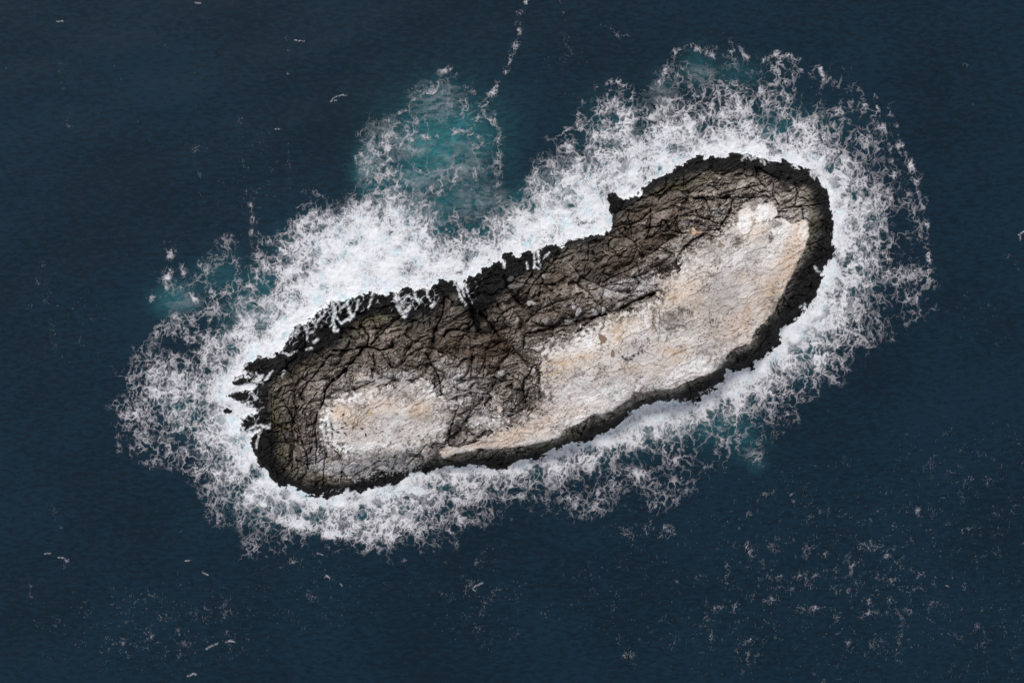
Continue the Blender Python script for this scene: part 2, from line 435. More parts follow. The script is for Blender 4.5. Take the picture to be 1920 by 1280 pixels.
for k, (pts, wd, dp) in enumerate(CRACKS):
    w, d = IS.line_dist(pts, wd * 4 + 6, wob=1.6, seed=k % 11)
    if d is None:
        continue
    c = np.exp(-(d / (0.62 * wd * np.clip(0.85 + 0.9 * perlin(IS.X[w] / 10, IS.Y[w] / 10, 36), 0.25, 1.7))) ** 2)
    big[w] = np.maximum(big[w], c * dp)
    crk[w] = np.maximum(crk[w], c)
n_rag = fbm(X / 5, Y / 5, 24, 3)
jag = 5 * fbm(X / 14, Y / 14, 21, 4) + 3.0 * fbm(X / 5, Y / 5, 22, 2)
# on which side of the east crust the edge is a clean cliff lip
lipside = np.clip(IS.blobs([(1430,392,36,20),(1492,414,26,14),(1400,400,16,16,.7),(1500,480,50,120),(1420,640,70,60),(1290,730,80,50),(1150,790,80,50),(1000,850,90,40),(900,855,70,25)]), 0, 1)
lipside = sstep(0.15, 0.5, lipside)
rag = 38 * fbm(X / 30, Y / 30, 23, 4) + 9 * n_rag + 12 * hatch
jag_e = mix(rag, 0.55 * jag, lipside)
w_e = sstep(-1.5, 1.5, cape_s + jag_e)
w_w = sstep(-2.5, 2.5, capw_s + mix(1.3 * jag, 1.1 * rag, np.clip(IS.blobs([(740,722,120,30,1.5),(832,770,30,70,1.4),(700,872,110,22,1.4)]), 0, 1)))
crust = np.maximum(w_e, w_w)                         # the guano crust proper
dry = sstep(-2.0, 2.0, dry_s + mix(1.5, 0.6, lipside) * jag)         # 0 where the rock is wet and black

fine = fbm(X / 5, Y / 5, 51, 3)
rough = 0.07 * fine + 0.22 * fbm(X / 16, Y / 16, 52, 3)
# strata on the wet rim run down to the water
rimgrain = fbm(u / 16, v / 4.5, 53, 3)

body = (1 - crust) * dry
A = body * 1.0 + (1 - dry) * 0.62 * sstep(2, 24, sd) + 0.07 * crust
DH = DH * A - 1.15 * big * (1 - 0.55 * crust)
DH += rough * (1 - 0.45 * crust) * sstep(0, 6, sd) + (1 - dry) * 0.30 * rimgrain * sstep(-2, 8, sd)
lg2 = (fbm(u / 110 + 0.25 * perlin(u / 22, v / 22, 58), v / 46, 59, 3) * 3.2).astype(F)
lf2 = np.floor(lg2)
stp = lg2 - lf2
cedge = np.exp(-((stp - 0.90) / 0.05) ** 2) * sstep(0.0, 0.4, perlin(X / 30, Y / 30, 60))
DH += crust * 0.22 * (lf2 + sstep(0.82, 1.0, stp) - 0.6 * lg2)
# the crust is a skin 0.2 m thick over the rock with small pits and lumps
DH += 0.22 * crust + crust * (0.06 * fbm(X / 7, Y / 7, 54, 4) - 0.25 * sstep(0.35, 0.6, perlin(X / 4, Y / 4, 55)) * sstep(-.2, .3, perlin(X / 40, Y / 40, 56)))
w, g = IS.blob(1309, 418, 7, 6)
DH[w] -= 1.5 * g
HT = (H0 + DH * sstep(-6, 8, sd)).astype(F)
HT = np.where(sd > 1.5, np.maximum(HT, 0.12 + 0.02 * np.minimum(sd, 12)), HT)

# ------------------------------------------------------------------ islet: colour of the rock itself
n_lo = fbm(X / 55, Y / 55, 81, 3)
n_md = fbm(X / 14, Y / 14, 82, 4)
n_hi = fbm(X / 3.6, Y / 3.6, 83, 3)
n_st = fbm(u / 16, v / 3.2, 84, 3)
light = IS.blobs([(865,715,26,30,.9),(650,700,60,40,.55),(600,720,50,40,.4),(1440,355,80,30,.8),(1340,385,60,35,.6),(1500,400,30,30,.8),(560,840,40,45,.55),(640,875,70,30,.95),(720,870,60,22,.8),(800,850,30,20,.5),
                  (1150,545,40,14,.9),(1205,530,30,20,1.0),(1090,560,30,14,.5),(960,590,40,30,.35),(880,640,40,20,.2),(1000,720,25,40,.45),(900,770,40,40,.55),(720,640,40,25,.5),(790,570,40,20,.25),(1010,560,40,30,.35),(980,520,22,10,.5),
                  (740,712,110,20,1.2),(835,700,30,34,1.0),(905,790,30,26,.9),(640,700,40,24,.7),(1060,490,40,22,.35),(1240,375,40,18,.4),(1190,735,200,8,.4,-25)])
brown = np.clip(IS.blobs([(850,665,70,40,.8),(930,660,70,50,.9),(980,690,40,50,.8),(1050,600,80,25,.7,-15),(1130,560,80,25,.7,-20),(1050,545,60,40,.6),(1180,480,60,40,.6),(1240,450,50,40,.6),(790,690,50,40,.55),
                          (720,660,50,20,.35),(930,740,50,30,.7),(880,790,40,30,.7),(580,790,22,40,.7),(560,730,40,40,.35),(1300,470,40,30,.3),(1280,400,90,30,.6),(1180,420,50,30,.5),(1390,365,60,16,.4),(690,690,60,18,.5,20),(620,690,60,30,.4)]), 0, 1)
lum = 0.158 * np.exp(0.74 * tone + 0.42 * n_md + 0.34 * n_lo + 1.0 * hatch + 0.48 * n_hi) * mix(0.74, 1.65, light)
col = lum[..., None] * np.asarray([1.18, 0.97, 0.81], F)
bsoil = np.asarray([0.118, 0.080, 0.054], F) * np.exp(0.5 * n_hi + 0.35 * n_md)[..., None]
tb = np.clip(brown * 1.25 + 0.45 * n_md + 0.3 * n_lo - 0.30 * tone - 0.35 * hatch, 0, 1) * 0.88
col = col + (bsoil - col) * tb[..., None]
# rust and ochre stains
och = sstep(0.25, 0.6, fbm(X / 22, Y / 22, 86, 4)) * (0.35 + 0.65 * brown) * 0.55
col = mix3(col, (0.155, 0.105, 0.055), och)
# a belt of dark lichen above the northern rim, dark soil in the gullies
nb = np.clip(IS.blobs([(640,640,110,70,1,-25),(800,590,100,60,1,-15),(940,540,100,70,1,-20),(1080,490,100,60,.9,-20),(1180,410,60,50,.8),(1270,350,70,34,.7),(560,720,50,70,.7),(540,830,40,60,.6),(1400,335,100,22,.5)]), 0, 1)
belt = nb * np.exp(-np.maximum(dry_s, 0) / 30.0) * np.clip(0.9 + 0.9 * n_md + 0.4 * tone, 0.1, 1.3)
col = mix3(col, (0.040, 0.036, 0.031), np.clip(belt, 0, 1) * 0.80)
col = mix3(col, (0.060, 0.041, 0.027), np.clip(gully * (0.75 + 0.9 * n_md), 0, 1) * 0.74)
# thin lichen and droppings: pale flecks on the proud parts of the blocks
near = np.maximum(capw_s, cape_s)
fleck_w = sstep(-150, -4, near) * 0.75 + 0.35 * light
fl = sstep(0.10, 0.40, n_hi * 0.70 + 0.50 * n_md + 0.55 * hatch + 0.6 * (fleck_w - 0.60) + 0.16 * tone) * np.clip(fleck_w + 0.1, 0, 1)
col = mix3(col, (0.43, 0.40, 0.385), np.clip(fl * (1 - crk) * (1 - 0.6 * gully) * (1 - 0.5 * np.clip(belt, 0, 1)) * 0.85, 0, 1))
gw = np.clip(IS.blobs([(690,874,110,26,1.1),(795,852,44,22,1),(870,735,50,40,.8),(840,700,44,30,.7),(590,850,24,40,.6),(740,712,110,18,.8),(910,780,36,30,.8),(1175,535,60,22,.7,-15)]), 0, 1)
col = mix3(col, (0.42, 0.392, 0.375), np.clip(gw * (0.70 + 0.9 * n_md + 0.6 * hatch + 0.4 * n_hi), 0, 1) * 0.78)
# brown soil in the cracks, coloured darker the deeper they are
ck = np.clip(np.maximum(crk * np.clip(0.34 + 1.2 * n_md, 0.0, 0.9), big * 0.9), 0, 1)
col = mix3(col, (0.026, 0.0185, 0.0125), ck * 0.92)
warm_ck = np.clip(IS.blobs([(1155,572,100,14,1,-22),(1050,605,50,12,.8),(820,700,16,40,.8),(610,720,20,40,.5)]), 0, 1) * ck
col = mix3(col, (0.055, 0.036, 0.022), warm_ck * 0.6)
# green algae just above the wet rim
alg = np.exp(-((dry_s - 8) / 14) ** 2) * sstep(-0.15, 0.4, fbm(X / 24, Y / 24, 88, 4) + 0.22) * np.clip(1.2 - 0.0 * X, 0, 1)
alg *= np.clip(IS.blobs([(520,800,40,90),(560,720,60,50,.6),(700,600,80,40,.7),(1280,340,90,30,1),(1190,370,40,20,.8),(1530,430,40,60,1),(1470,590,50,60,.6),(1300,735,100,30,.7,-25),(1050,840,140,30,.8,-20),(880,865,90,20,1),(720,890,120,25,1),(600,895,60,20,.8),(1010,500,70,30,.4)]), 0, 1)
col = mix3(col, (0.070, 0.071, 0.024), np.clip(alg * 1.3, 0, 1) * 0.80 * (1 - ck))
# black wet band
wetc = np.asarray([0.0115, 0.0112, 0.0116], F) * np.exp(0.30 * n_md + 0.22 * rimgrain + 0.25 * n_hi)[..., None]
wet = 1 - sstep(-7, 9, dry_s + jag * 1.3)
cliffgrey = lipside * sstep(-17, -1, dry_s + 7 * n_md) * (1 - dry) * 0.26 * sstep(-.1, .5, n_md + 0.5 * n_hi)
col = col + (wetc - col) * np.clip(wet * 0.97, 0, 1)[..., None]
col = mix3(col, (0.085, 0.082, 0.068), np.clip(cliffgrey, 0, 1))

# guano crust
white = np.clip(IS.blobs([(1165,737,16,7,1,-20),(1190,727,8,6,1),(1120,742,50,9,.8,-20),(1205,712,6,5,1),(1290,690,50,12,.8,-25),(1330,690,30,8,.7,-25),(1362,678,12,10,.6),(1432,402,16,22,1),(1395,420,14,20,.9),(1462,440,24,50,.75,25),(1505,435,10,22,.7),
                          (612,790,12,26,1),(640,846,40,12,1),(618,825,16,18,1),(700,838,50,10,.8),(650,746,26,8,.8),(830,790,16,22,.8),(900,800,26,12,1,-20),(928,785,14,12,1),(810,730,25,12,.7),(1290,480,25,20,.6),(1280,505,12,30,.6),(1400,470,40,14,.6,-30),
                          (1100,640,16,16,.9),(1060,655,20,12,.6),(1060,790,50,10,.5,-20),(790,845,30,10,.8)]), 0, 1)
tan = np.clip(IS.blobs([(640,775,24,20,1),(668,790,30,22,.9),(690,772,30,16,.8),(785,772,24,24,1),(720,760,30,20,.5),(1050,688,48,24,.95,-20),(1095,672,34,16,.8,-20),(1160,615,20,34,.9),(1175,600,20,16,.6),(1265,560,34,46,.8),(1300,575,26,40,.7),(1265,662,34,22,.8),(1235,690,24,14,.5),
                        (1475,480,22,44,.75,20),(1500,450,12,40,.6),(1450,545,18,46,.8,15),(1402,590,10,40,.8,10),(1225,602,6,26,.9),(1420,455,30,20,.5),(1440,435,20,12,.5),(1350,600,40,40,.3),(1180,690,26,14,.6),(1130,690,30,16,.4),(1400,520,30,16,.45)]), 0, 1)
pinkz = np.clip(IS.blobs([(960,815,70,20,1,-18),(1010,800,60,18,.9,-20),(905,834,60,8,.9),(940,770,20,14,1),(835,848,20,10,.9),(1060,780,60,18,.5,-20),(1440,560,30,40,.7),(1380,620,40,40,.5),(1500,430,30,40,1),(1480,500,20,50,.9),(1420,420,40,30,.5),(1290,525,40,30,.4),(1000,770,30,12,.8)]), 0, 1)
grey = np.clip(IS.blobs([(1335,470,50,34,.9),(1375,450,30,30,.9),(1360,400,14,24,.9),(1300,500,40,30,.7),(1350,560,46,60,.75),(1330,620,40,40,.5),(1230,720,80,16,.7,-25),(1340,650,50,20,.7,-30),(1445,445,6,9,1),(1460,418,12,8,.9),(1410,480,20,20,.5),(1135,745,80,10,.4,-20),
                         (690,860,60,14,.9),(640,862,30,14,.7),(685,770,12,12,.9),(750,740,40,20,.7),(820,780,12,30,.5),(1190,650,30,20,.5),(1150,715,70,12,.5,-20),(1260,590,14,20,.5),(1055,640,20,16,.5),(1425,540,14,40,.5)]), 0, 1)
g_a = fbm(X / 34, Y / 34, 91, 4)
g_b = fbm(X / 11, Y / 11, 92, 4)
g_c = fbm(X / 3.2, Y / 3.2, 93, 3)
g_s = fbm(u / 20, v / 5, 94, 3)
gu = np.empty(X.shape + (3,), F)
gu[:] = (0.625, 0.560, 0.518)
gu = mix3(gu, (0.70, 0.662, 0.635), sstep(-0.3, 0.4, g_a + 0.5 * g_b))
gu = mix3(gu, (0.37, 0.340, 0.325), np.clip(grey * 1.25 + 0.55 * fbm(X / 19, Y / 19, 96, 4) + 0.5 * g_b + 0.45 * g_c - 0.12, 0, 1) * 0.78)
gu = mix3(gu, (0.615, 0.475, 0.375), np.clip(pinkz * 1.1 + 0.4 * g_b * pinkz, 0, 1) * 0.9)
gu = mix3(gu, (0.47, 0.315, 0.175), np.clip(tan * (0.80 + 1.5 * g_b + 0.8 * g_c) + 0.15 * sstep(0.1, 0.5, g_a - 0.2 * g_b) , 0, 1) * 0.78)
gu = mix3(gu, (0.80, 0.785, 0.765), np.clip(white * (0.95 + 0.6 * g_b + 0.3 * g_c), 0, 1) * 0.92)
gu *= np.exp(0.26 * g_c + 0.20 * g_b + 0.14 * g_s + 0.07)[..., None]
# hairline cracks and dark joints through the crust
gck = np.zeros(X.shape, F)
for seed, (la, lb, rot, wd_) in enumerate(((60, 16, 0.2, 0.8), (38, 11, -1.0, 0.7), (24, 7, 0.8, 0.6))):
    cr, sr = F(math.cos(rot)), F(math.sin(rot))
    p, q = u * cr + v * sr, -u * sr + v * cr
    rdg = np.abs(perlin(p / la + 0.3 * g_b, q / lb + 0.3 * g_c, 64 + seed)) * lb
    gck = np.maximum(gck, np.exp(-(rdg / wd_) ** 2) * sstep(0.05, 0.45, perlin(p / 34, q / 24, 74 + seed) + 0.25 * grey))
gu = mix3(gu, (0.15, 0.125, 0.105), gck * 0.72 * (1 - 0.5 * white))
blot = sstep(0.18, 0.42, fbm(X / 15, Y / 12, 97, 4) + 0.3 * g_c - 0.1 + 0.12 * grey - 0.15 * white)
gu = mix3(gu, (0.25, 0.22, 0.20), blot * 0.48)
gu = mix3(gu, (0.22, 0.18, 0.15), cedge * np.clip(0.40 + 1.0 * g_b, 0, 1) * 0.55)
gu = gu * (1.06 + 0.07 * _R2[(lf2.astype(np.int32) * 11) & 511, 5])[..., None]
wash = sstep(0.10, 0.45, fbm(u / 26, v / 6, 98, 3) + 0.25 * g_b) * sstep(60, 8, near) * (1 - lipside)
gu = mix3(gu, (0.28, 0.21, 0.155), wash * 0.42)
spk = sstep(0.26, 0.52, g_c + 0.3 * g_b + 0.25 * g_s - 0.14 * white) * np.clip(0.45 + 0.8 * tan + 0.6 * grey, 0, 1)
gu = mix3(gu, (0.19, 0.15, 0.118), spk * 0.72)
gu = mix3(gu, (0.06, 0.045, 0.035), np.clip(big, 0, 1) * 0.85)
thin = sstep(-0.20, 0.20, fbm(X / 9, Y / 9, 95, 4) + 0.5 * hatch + 0.012 * np.minimum(near, 40) - 0.16)   # the crust is worn through near its inner edges
wear = mix(thin, 1.0, np.maximum(lipside, sstep(12, 46, near)))
outc = IS.blobs([(1262,600,32,36,.75),(1285,585,20,16,.6),(1300,470,24,16,.55),(1380,452,12,16,.7),(672,762,22,14,.7),(762,737,34,16,.7),(1058,642,18,16,.65),(1040,690,14,12,.5),(1446,447,6,9,1.1),(1461,420,10,7,.9),(835,782,18,22,.65),(1330,522,30,20,.5),(1130,690,16,10,.5),(1228,600,12,34,.55),(1010,770,24,10,.4),(700,800,30,14,.4),(1340,600,20,30,.35),(1190,640,16,12,.45),(720,850,30,10,.6),(1085,700,26,12,.5)])
wear = wear * (1 - 0.85 * sstep(0.30, 0.62, outc + (0.55 * g_b + 0.5 * g_c + 0.4 * hatch) * sstep(0.02, 0.2, outc)))
col = col + (gu - col) * (crust * wear * 0.985)[..., None]
# stray patches of droppings on the bare rock
stray = IS.blobs([(1165,535,34,12,.9,-20),(1205,535,34,16,1.0),(1228,528,16,18,.9),(1140,548,24,8,.8,-20),(655,878,70,22,1),(735,870,54,18,.95),(600,862,18,30,.7),(850,742,34,30,.8),(760,704,40,12,.75),(700,712,40,12,.6),(860,715,24,28,.9),(830,745,20,24,1),(915,775,20,16,.9),(935,765,14,16,.8),(880,740,16,14,.6),(895,785,30,20,.9),(640,700,30,16,.45),(985,655,16,14,.5),(1020,662,16,14,.8),(1045,640,16,10,.8),(960,760,14,20,.5),(1390,372,30,8,.5),(1475,400,20,10,.5),(1340,400,26,14,.6),(1460,365,30,10,.4),(1289,418,9,6,1),(1319,417,2,7,1),(1150,545,26,9,.6),(1205,528,26,12,.8),(1228,535,12,12,.8),(870,700,14,14,.5),(640,870,60,14,.5),(895,790,30,20,.7),(1010,650,20,14,.5),(1425,372,8,14,.5),(1075,640,26,12,.6),(1505,400,14,12,.5),
                  (1090,625,26,8,.7,-30),(1125,600,30,8,.6,-25),(900,745,20,20,.4),(850,705,16,14,.6)])
stray = sstep(0.34, 0.66, stray + (0.45 * n_hi + 0.45 * hatch + 0.35 * n_md) * sstep(0.03, 0.25, stray))
col = mix3(col, (0.55, 0.52, 0.505), stray * (1 - crust) * (1 - 0.8 * ck) * 0.9)
col = np.clip(col, 0.006, 0.86)


# ------------------------------------------------------------------ mesh and tag helpers
def tag(o, label=None, cat=None, group=None, kind=None):
    for k, val in (('label', label), ('category', cat), ('group', group), ('kind', kind)):
        if val:
            o[k] = val
    return o


def mesh_from(name, verts, faces, material, parent=None, smooth=False, attrs=None):
    """verts (n,3), faces (m,k) arrays -> one linked object; attrs: {name: (n,) or (n,4)}"""
    me = bpy.data.meshes.new(name)
    verts = np.ascontiguousarray(verts, F)
    faces = np.ascontiguousarray(faces, np.int32)
    nf, k = faces.shape
    me.vertices.add(len(verts))
    me.vertices.foreach_set('co', verts.ravel())
    me.loops.add(nf * k)
    me.loops.foreach_set('vertex_index', faces.ravel())
    me.polygons.add(nf)
    me.polygons.foreach_set('loop_start', np.arange(0, nf * k, k, dtype=np.int32))
    me.polygons.foreach_set('use_smooth', np.full(nf, smooth, bool))
    me.update(calc_edges=True)
    for nm, a in (attrs or {}).items():
        a = np.ascontiguousarray(a, F)
        if a.ndim == 1:
            me.attributes.new(nm, 'FLOAT', 'POINT').data.foreach_set('value', a)
        else:
            me.attributes.new(nm, 'FLOAT_COLOR', 'POINT').data.foreach_set('color', a.ravel())
    me.materials.append(material)
    o = bpy.data.objects.new(name, me)
    COL.objects.link(o)
    if parent is not None:
        o.parent = parent
    return o


def grid_part(name, W3, mask, material, parent=None, smooth=False, attrs=None):
    """the quads of a grid of points where mask (ny-1, nx-1) is set"""
    ny, nx = W3[0].shape
    idx = np.arange(ny * nx, dtype=np.int32).reshape(ny, nx)
    q = np.stack([idx[1:, :-1], idx[1:, 1:], idx[:-1, 1:], idx[:-1, :-1]], -1)[mask]
    used = np.unique(q)
    lut = np.zeros(ny * nx, np.int32)
    lut[used] = np.arange(len(used), dtype=np.int32)
    V = np.stack([W3[0].ravel()[used], W3[1].ravel()[used], W3[2].ravel()[used]], -1)
    at = {}
    for nm, a in (attrs or {}).items():
        at[nm] = a.reshape(ny * nx, -1)[used]
        if at[nm].shape[1] == 1:
            at[nm] = at[nm][:, 0]
    return mesh_from(name, V, lut[q], material, parent, smooth, at)


def new_mat(name):
    m = bpy.data.materials.new(name)
    m.use_nodes = True
    n, l = m.node_tree.nodes, m.node_tree.links
    b = n['Principled BSDF']
    return m, n, l, b


def rock_mat(name, rough, spec, vscale, vamt, bump):
    m, n, l, b = new_mat(name)
    a = n.new('ShaderNodeAttribute'); a.attribute_name = 'albedo'
    tc = n.new('ShaderNodeTexCoord')
    nz = n.new('ShaderNodeTexNoise'); nz.inputs['Scale'].default_value = vscale; nz.inputs['Detail'].default_value = 6; nz.inputs['Roughness'].default_value = 0.65
    l.new(tc.outputs['Object'], nz.inputs['Vector'])
    mr = n.new('ShaderNodeMapRange')
    mr.inputs['From Min'].default_value = 0.25; mr.inputs['From Max'].default_value = 0.75
    mr.inputs['To Min'].default_value = 1 - vamt; mr.inputs['To Max'].default_value = 1 + vamt
    l.new(nz.outputs['Fac'], mr.inputs['Value'])
    mx = n.new('ShaderNodeVectorMath'); mx.operation = 'SCALE'
    l.new(a.outputs['Color'], mx.inputs[0]); l.new(mr.outputs['Result'], mx.inputs['Scale'])
    l.new(mx.outputs['Vector'], b.inputs['Base Color'])
    bp = n.new('ShaderNodeBump'); bp.inputs['Strength'].default_value = bump; bp.inputs['Distance'].default_value = 0.12
    n2 = n.new('ShaderNodeTexNoise'); n2.inputs['Scale'].default_value = vscale * 1.7; n2.inputs['Detail'].default_value = 5
    l.new(tc.outputs['Object'], n2.inputs['Vector'])
    l.new(n2.outputs['Fac'], bp.inputs['Height']); l.new(bp.outputs['Normal'], b.inputs['Normal'])
    b.inputs['Roughness'].default_value = rough
    b.inputs['Specular IOR Level'].default_value = spec
    return m


M_rock = rock_mat('weathered_rock', 0.85, 0.25, 3.2, 0.28, 0.5)
M_wet = rock_mat('wet_black_rock', 0.6, 0.05, 2.6, 0.25, 0.5)
M_guano = rock_mat('guano', 0.9, 0.2, 3.6, 0.16, 0.4)

# ------------------------------------------------------------------ islet: one thing, three parts
WX, WY, WZ = to_world(X, Y, HT)
fq = lambda a: 0.25 * (a[1:, 1:] + a[:-1, 1:] + a[1:, :-1] + a[:-1, :-1])
f_in = fq(sd) > -7
f_crust = (fq(crust) > 0.5) & f_in
f_rim = (fq(dry) < 0.5) & ~f_crust & f_in
f_slope = f_in & ~f_crust & ~f_rim
alb = np.concatenate([col, np.ones(col.shape[:2] + (1,), F)], -1)
islet = bpy.data.objects.new('rock_islet', None)
COL.objects.link(islet)
tag(islet, 'long bare rock islet with guano-whitened top and black wet rim amid surf', 'islet')
grid_part('wet_rim', (WX, WY, WZ), f_rim, M_wet, islet, attrs={'albedo': alb})['label'] = 'black wet rock rim washed by the surf'
grid_part('rock_slope', (WX, WY, WZ), f_slope, M_rock, islet, attrs={'albedo': alb})['label'] = 'fractured grey brown rock slope full of dark cracks'
grid_part('guano_crust', (WX, WY, WZ), f_crust, M_guano, islet, attrs={'albedo': alb})['label'] = 'whitish and tan guano crust on the flat top'


# ------------------------------------------------------------------ sea
def swell(x, y):
    """height of the water in metres at plan points"""
    h = 0.05 * np.sin((x * 0.35 + y * 0.94) / 21.0 + 1.2 * perlin(x / 160, y / 160, 5))
    h = h + 0.10 * fbm(x / 95, y / 60, 6, 2) + 0.025 * fbm(x / 34, y / 24, 8, 2)
    return h.astype(F)


FO = Plan(-150, -110, 2070, 1390, 1)
FC = Plan(-160, -120, 2080, 1400, 4)

OUTER = [(205,830),(200,760),(215,700),(240,650),(290,605),(320,575),(290,560),(280,543),(300,515),(322,462),(345,465),(362,500),(395,470),(412,447),(442,452),(452,490),(470,440),(478,395),(496,440),(525,440),(545,410),(560,378),(600,362),
(640,368),(668,332),(652,312),(678,258),(700,226),(740,212),(768,178),(800,145),(832,135),(872,148),(886,172),(905,178),(922,172),(936,198),(942,240),(942,300),(938,345),(962,365),(976,345),(988,308),(1030,268),(1055,228),(1080,188),(1118,178),(1128,158),(1163,152),
(1190,168),(1216,166),(1242,138),(1256,98),(1300,84),(1332,96),(1346,118),(1362,92),(1392,92),(1408,120),(1424,138),(1450,92),(1482,92),(1508,138),(1540,135),(1590,112),(1614,148),(1645,190),(1672,215),(1694,270),(1718,320),(1738,380),(1748,440),(1750,520),(1748,575),
(1722,595),(1684,615),(1642,655),(1602,695),(1562,725),(1532,765),(1484,795),(1452,835),(1432,872),(1408,882),(1388,862),(1350,884),(1312,905),(1284,940),(1250,985),(1200,970),(1150,965),(1080,975),(1000,965),(900,995),(862,1015),(800,1028),(760,1048),(700,1054),(640,1040),
(590,1028),(545,1010),(490,1055),(462,1050),(430,1005),(385,975),(350,910),(305,885),(262,860),(220,840)]
MID = [(272,745),(290,695),(372,685),(408,625),(448,602),(440,562),(470,530),(500,482),(540,452),(575,402),(620,388),(662,392),(690,360),(696,300),(702,262),(722,262),(728,320),(740,370),(790,408),(838,445),(872,442),(920,432),(960,405),(985,382),(1002,330),(1050,300),(1082,250),(1130,205),
(1200,212),(1244,205),(1300,200),(1400,178),(1480,152),(1500,222),(1560,252),(1620,292),(1652,352),(1672,422),(1662,502),(1650,562),(1600,622),(1560,672),(1490,705),(1460,752),(1420,802),(1412,852),(1370,806),(1320,806),(1250,866),(1180,884),(1080,896),(1000,916),(900,936),(850,962),(780,992),(700,1012),(620,1004),
(540,974),(460,924),(400,892),(340,852),(290,800)]
INNER = [(452,662),(478,612),(528,560),(556,522),(590,470),(632,432),(690,402),(742,392),(782,432),(840,482),(900,472),(950,442),(1000,402),(1050,372),(1100,352),(1140,332),(1182,332),(1250,290),(1300,262),(1370,258),(1450,272),(1520,292),(1566,340),(1592,400),(1594,470),(1576,535),(1550,588),(1500,640),
(1450,692),(1400,728),(1360,752),(1280,790),(1220,796),(1180,818),(1120,846),(1040,866),(960,888),(880,890),(800,908),(730,936),(640,958),(560,945),(500,920),(450,870),(418,800),(400,740),(412,690)]

wxc = FC.X + 26 * fbm(FC.X / 70, FC.Y / 70, 101, 3) + 6 * perlin(FC.X / 22, FC.Y / 22, 103)
wyc = FC.Y + 26 * fbm(FC.X / 70, FC.Y / 70, 102, 3) + 6 * perlin(FC.X / 22, FC.Y / 22, 104)
so, sm = poly_sdf(OUTER, wxc, wyc), poly_sdf(MID, wxc, wyc)
si = poly_sdf(INNER, FC.X + 0.5 * (wxc - FC.X), FC.Y + 0.5 * (wyc - FC.Y))
ss = -poly_sdf(SHORE, FC.X, FC.Y)
D = np.zeros(FC.X.shape, F)
t = np.clip(so / np.maximum(so - sm, 1), 0, 1)
D = np.where(so > 0, mix(0.27, 0.44, t), D)
t = np.clip(sm / np.maximum(sm - si, 1), 0, 1)
D = np.where(sm > 0, mix(0.43, 0.66, t), D)
t = np.clip(si / np.maximum(si + np.maximum(ss, 0), 1), 0, 1)
D = np.where(si > 0, mix(0.66, 0.95, t), D)
D *= 0.76 + 0.24 * sstep(0, 48, so)
# spray thins out beyond the edge of the surf
D = np.where(so <= 0, 0.15 * np.exp(so / 26), D)
# broad clumps
D *= 1 + 0.42 * fbm(FC.X / 44, FC.Y / 44, 105, 3) * sstep(0.98, 0.75, D)
lee = FC.blobs([(1640,430,80,220,.16),(1000,930,320,60,.20),(560,990,170,60,.15),(320,770,110,130,.12),(1460,210,180,80,.12),(1430,800,120,80,.18),(430,870,60,60,.12),(1250,850,160,50,.22),(620,480,120,70,-.10,-35),(1060,390,80,50,-.10)], 'add')
D *= 1 - np.clip(lee, -0.2, 0.36)
# stretches of solid white water along the shore, and the open pools between
D = np.maximum(D, FC.blobs([(470,655,40,18,.97,-38),(520,625,40,30,.9,-35),(585,550,45,34,.98,-35),(640,520,60,40,.97,-25),(720,500,60,44,.985,-15),(770,470,40,40,.97),(700,440,40,34,.95),(830,500,50,26,.97,-15),(900,490,40,20,.97,-20),(960,460,50,26,.96,-20),(1030,420,60,34,.99,-20),(1100,408,50,28,1.0,-10),(1080,380,40,30,.97),
    (1190,330,34,30,.97,-40),(1170,355,24,14,.98,-25),(1240,300,34,20,.95,-30),(1330,280,50,13,.97,-5),(1420,278,50,12,.96,8),(1500,298,36,13,.95,30),(1556,362,14,50,.95,-18),(1574,430,13,50,.95),(1560,500,14,44,.93,15),(1530,585,30,26,.97,-45),(1490,630,24,30,.97,30),(1395,705,46,16,.97,-10),(1430,690,26,16,.95,-40),(1220,785,66,22,.985,-15),
    (1280,770,40,14,.95,-8),(1130,830,34,14,.9,-25),(860,888,60,9,.9),(740,925,60,16,.93,-10),(640,945,50,14,.94),(560,935,40,14,.93,20),(455,870,24,30,.93,-30),(440,800,26,40,.96),(425,745,26,20,.97),(470,760,14,12,.98),(490,905,34,14,.9,35),(560,980,60,14,.75,10),(480,935,50,14,.75,25),(640,1000,60,14,.7)]))
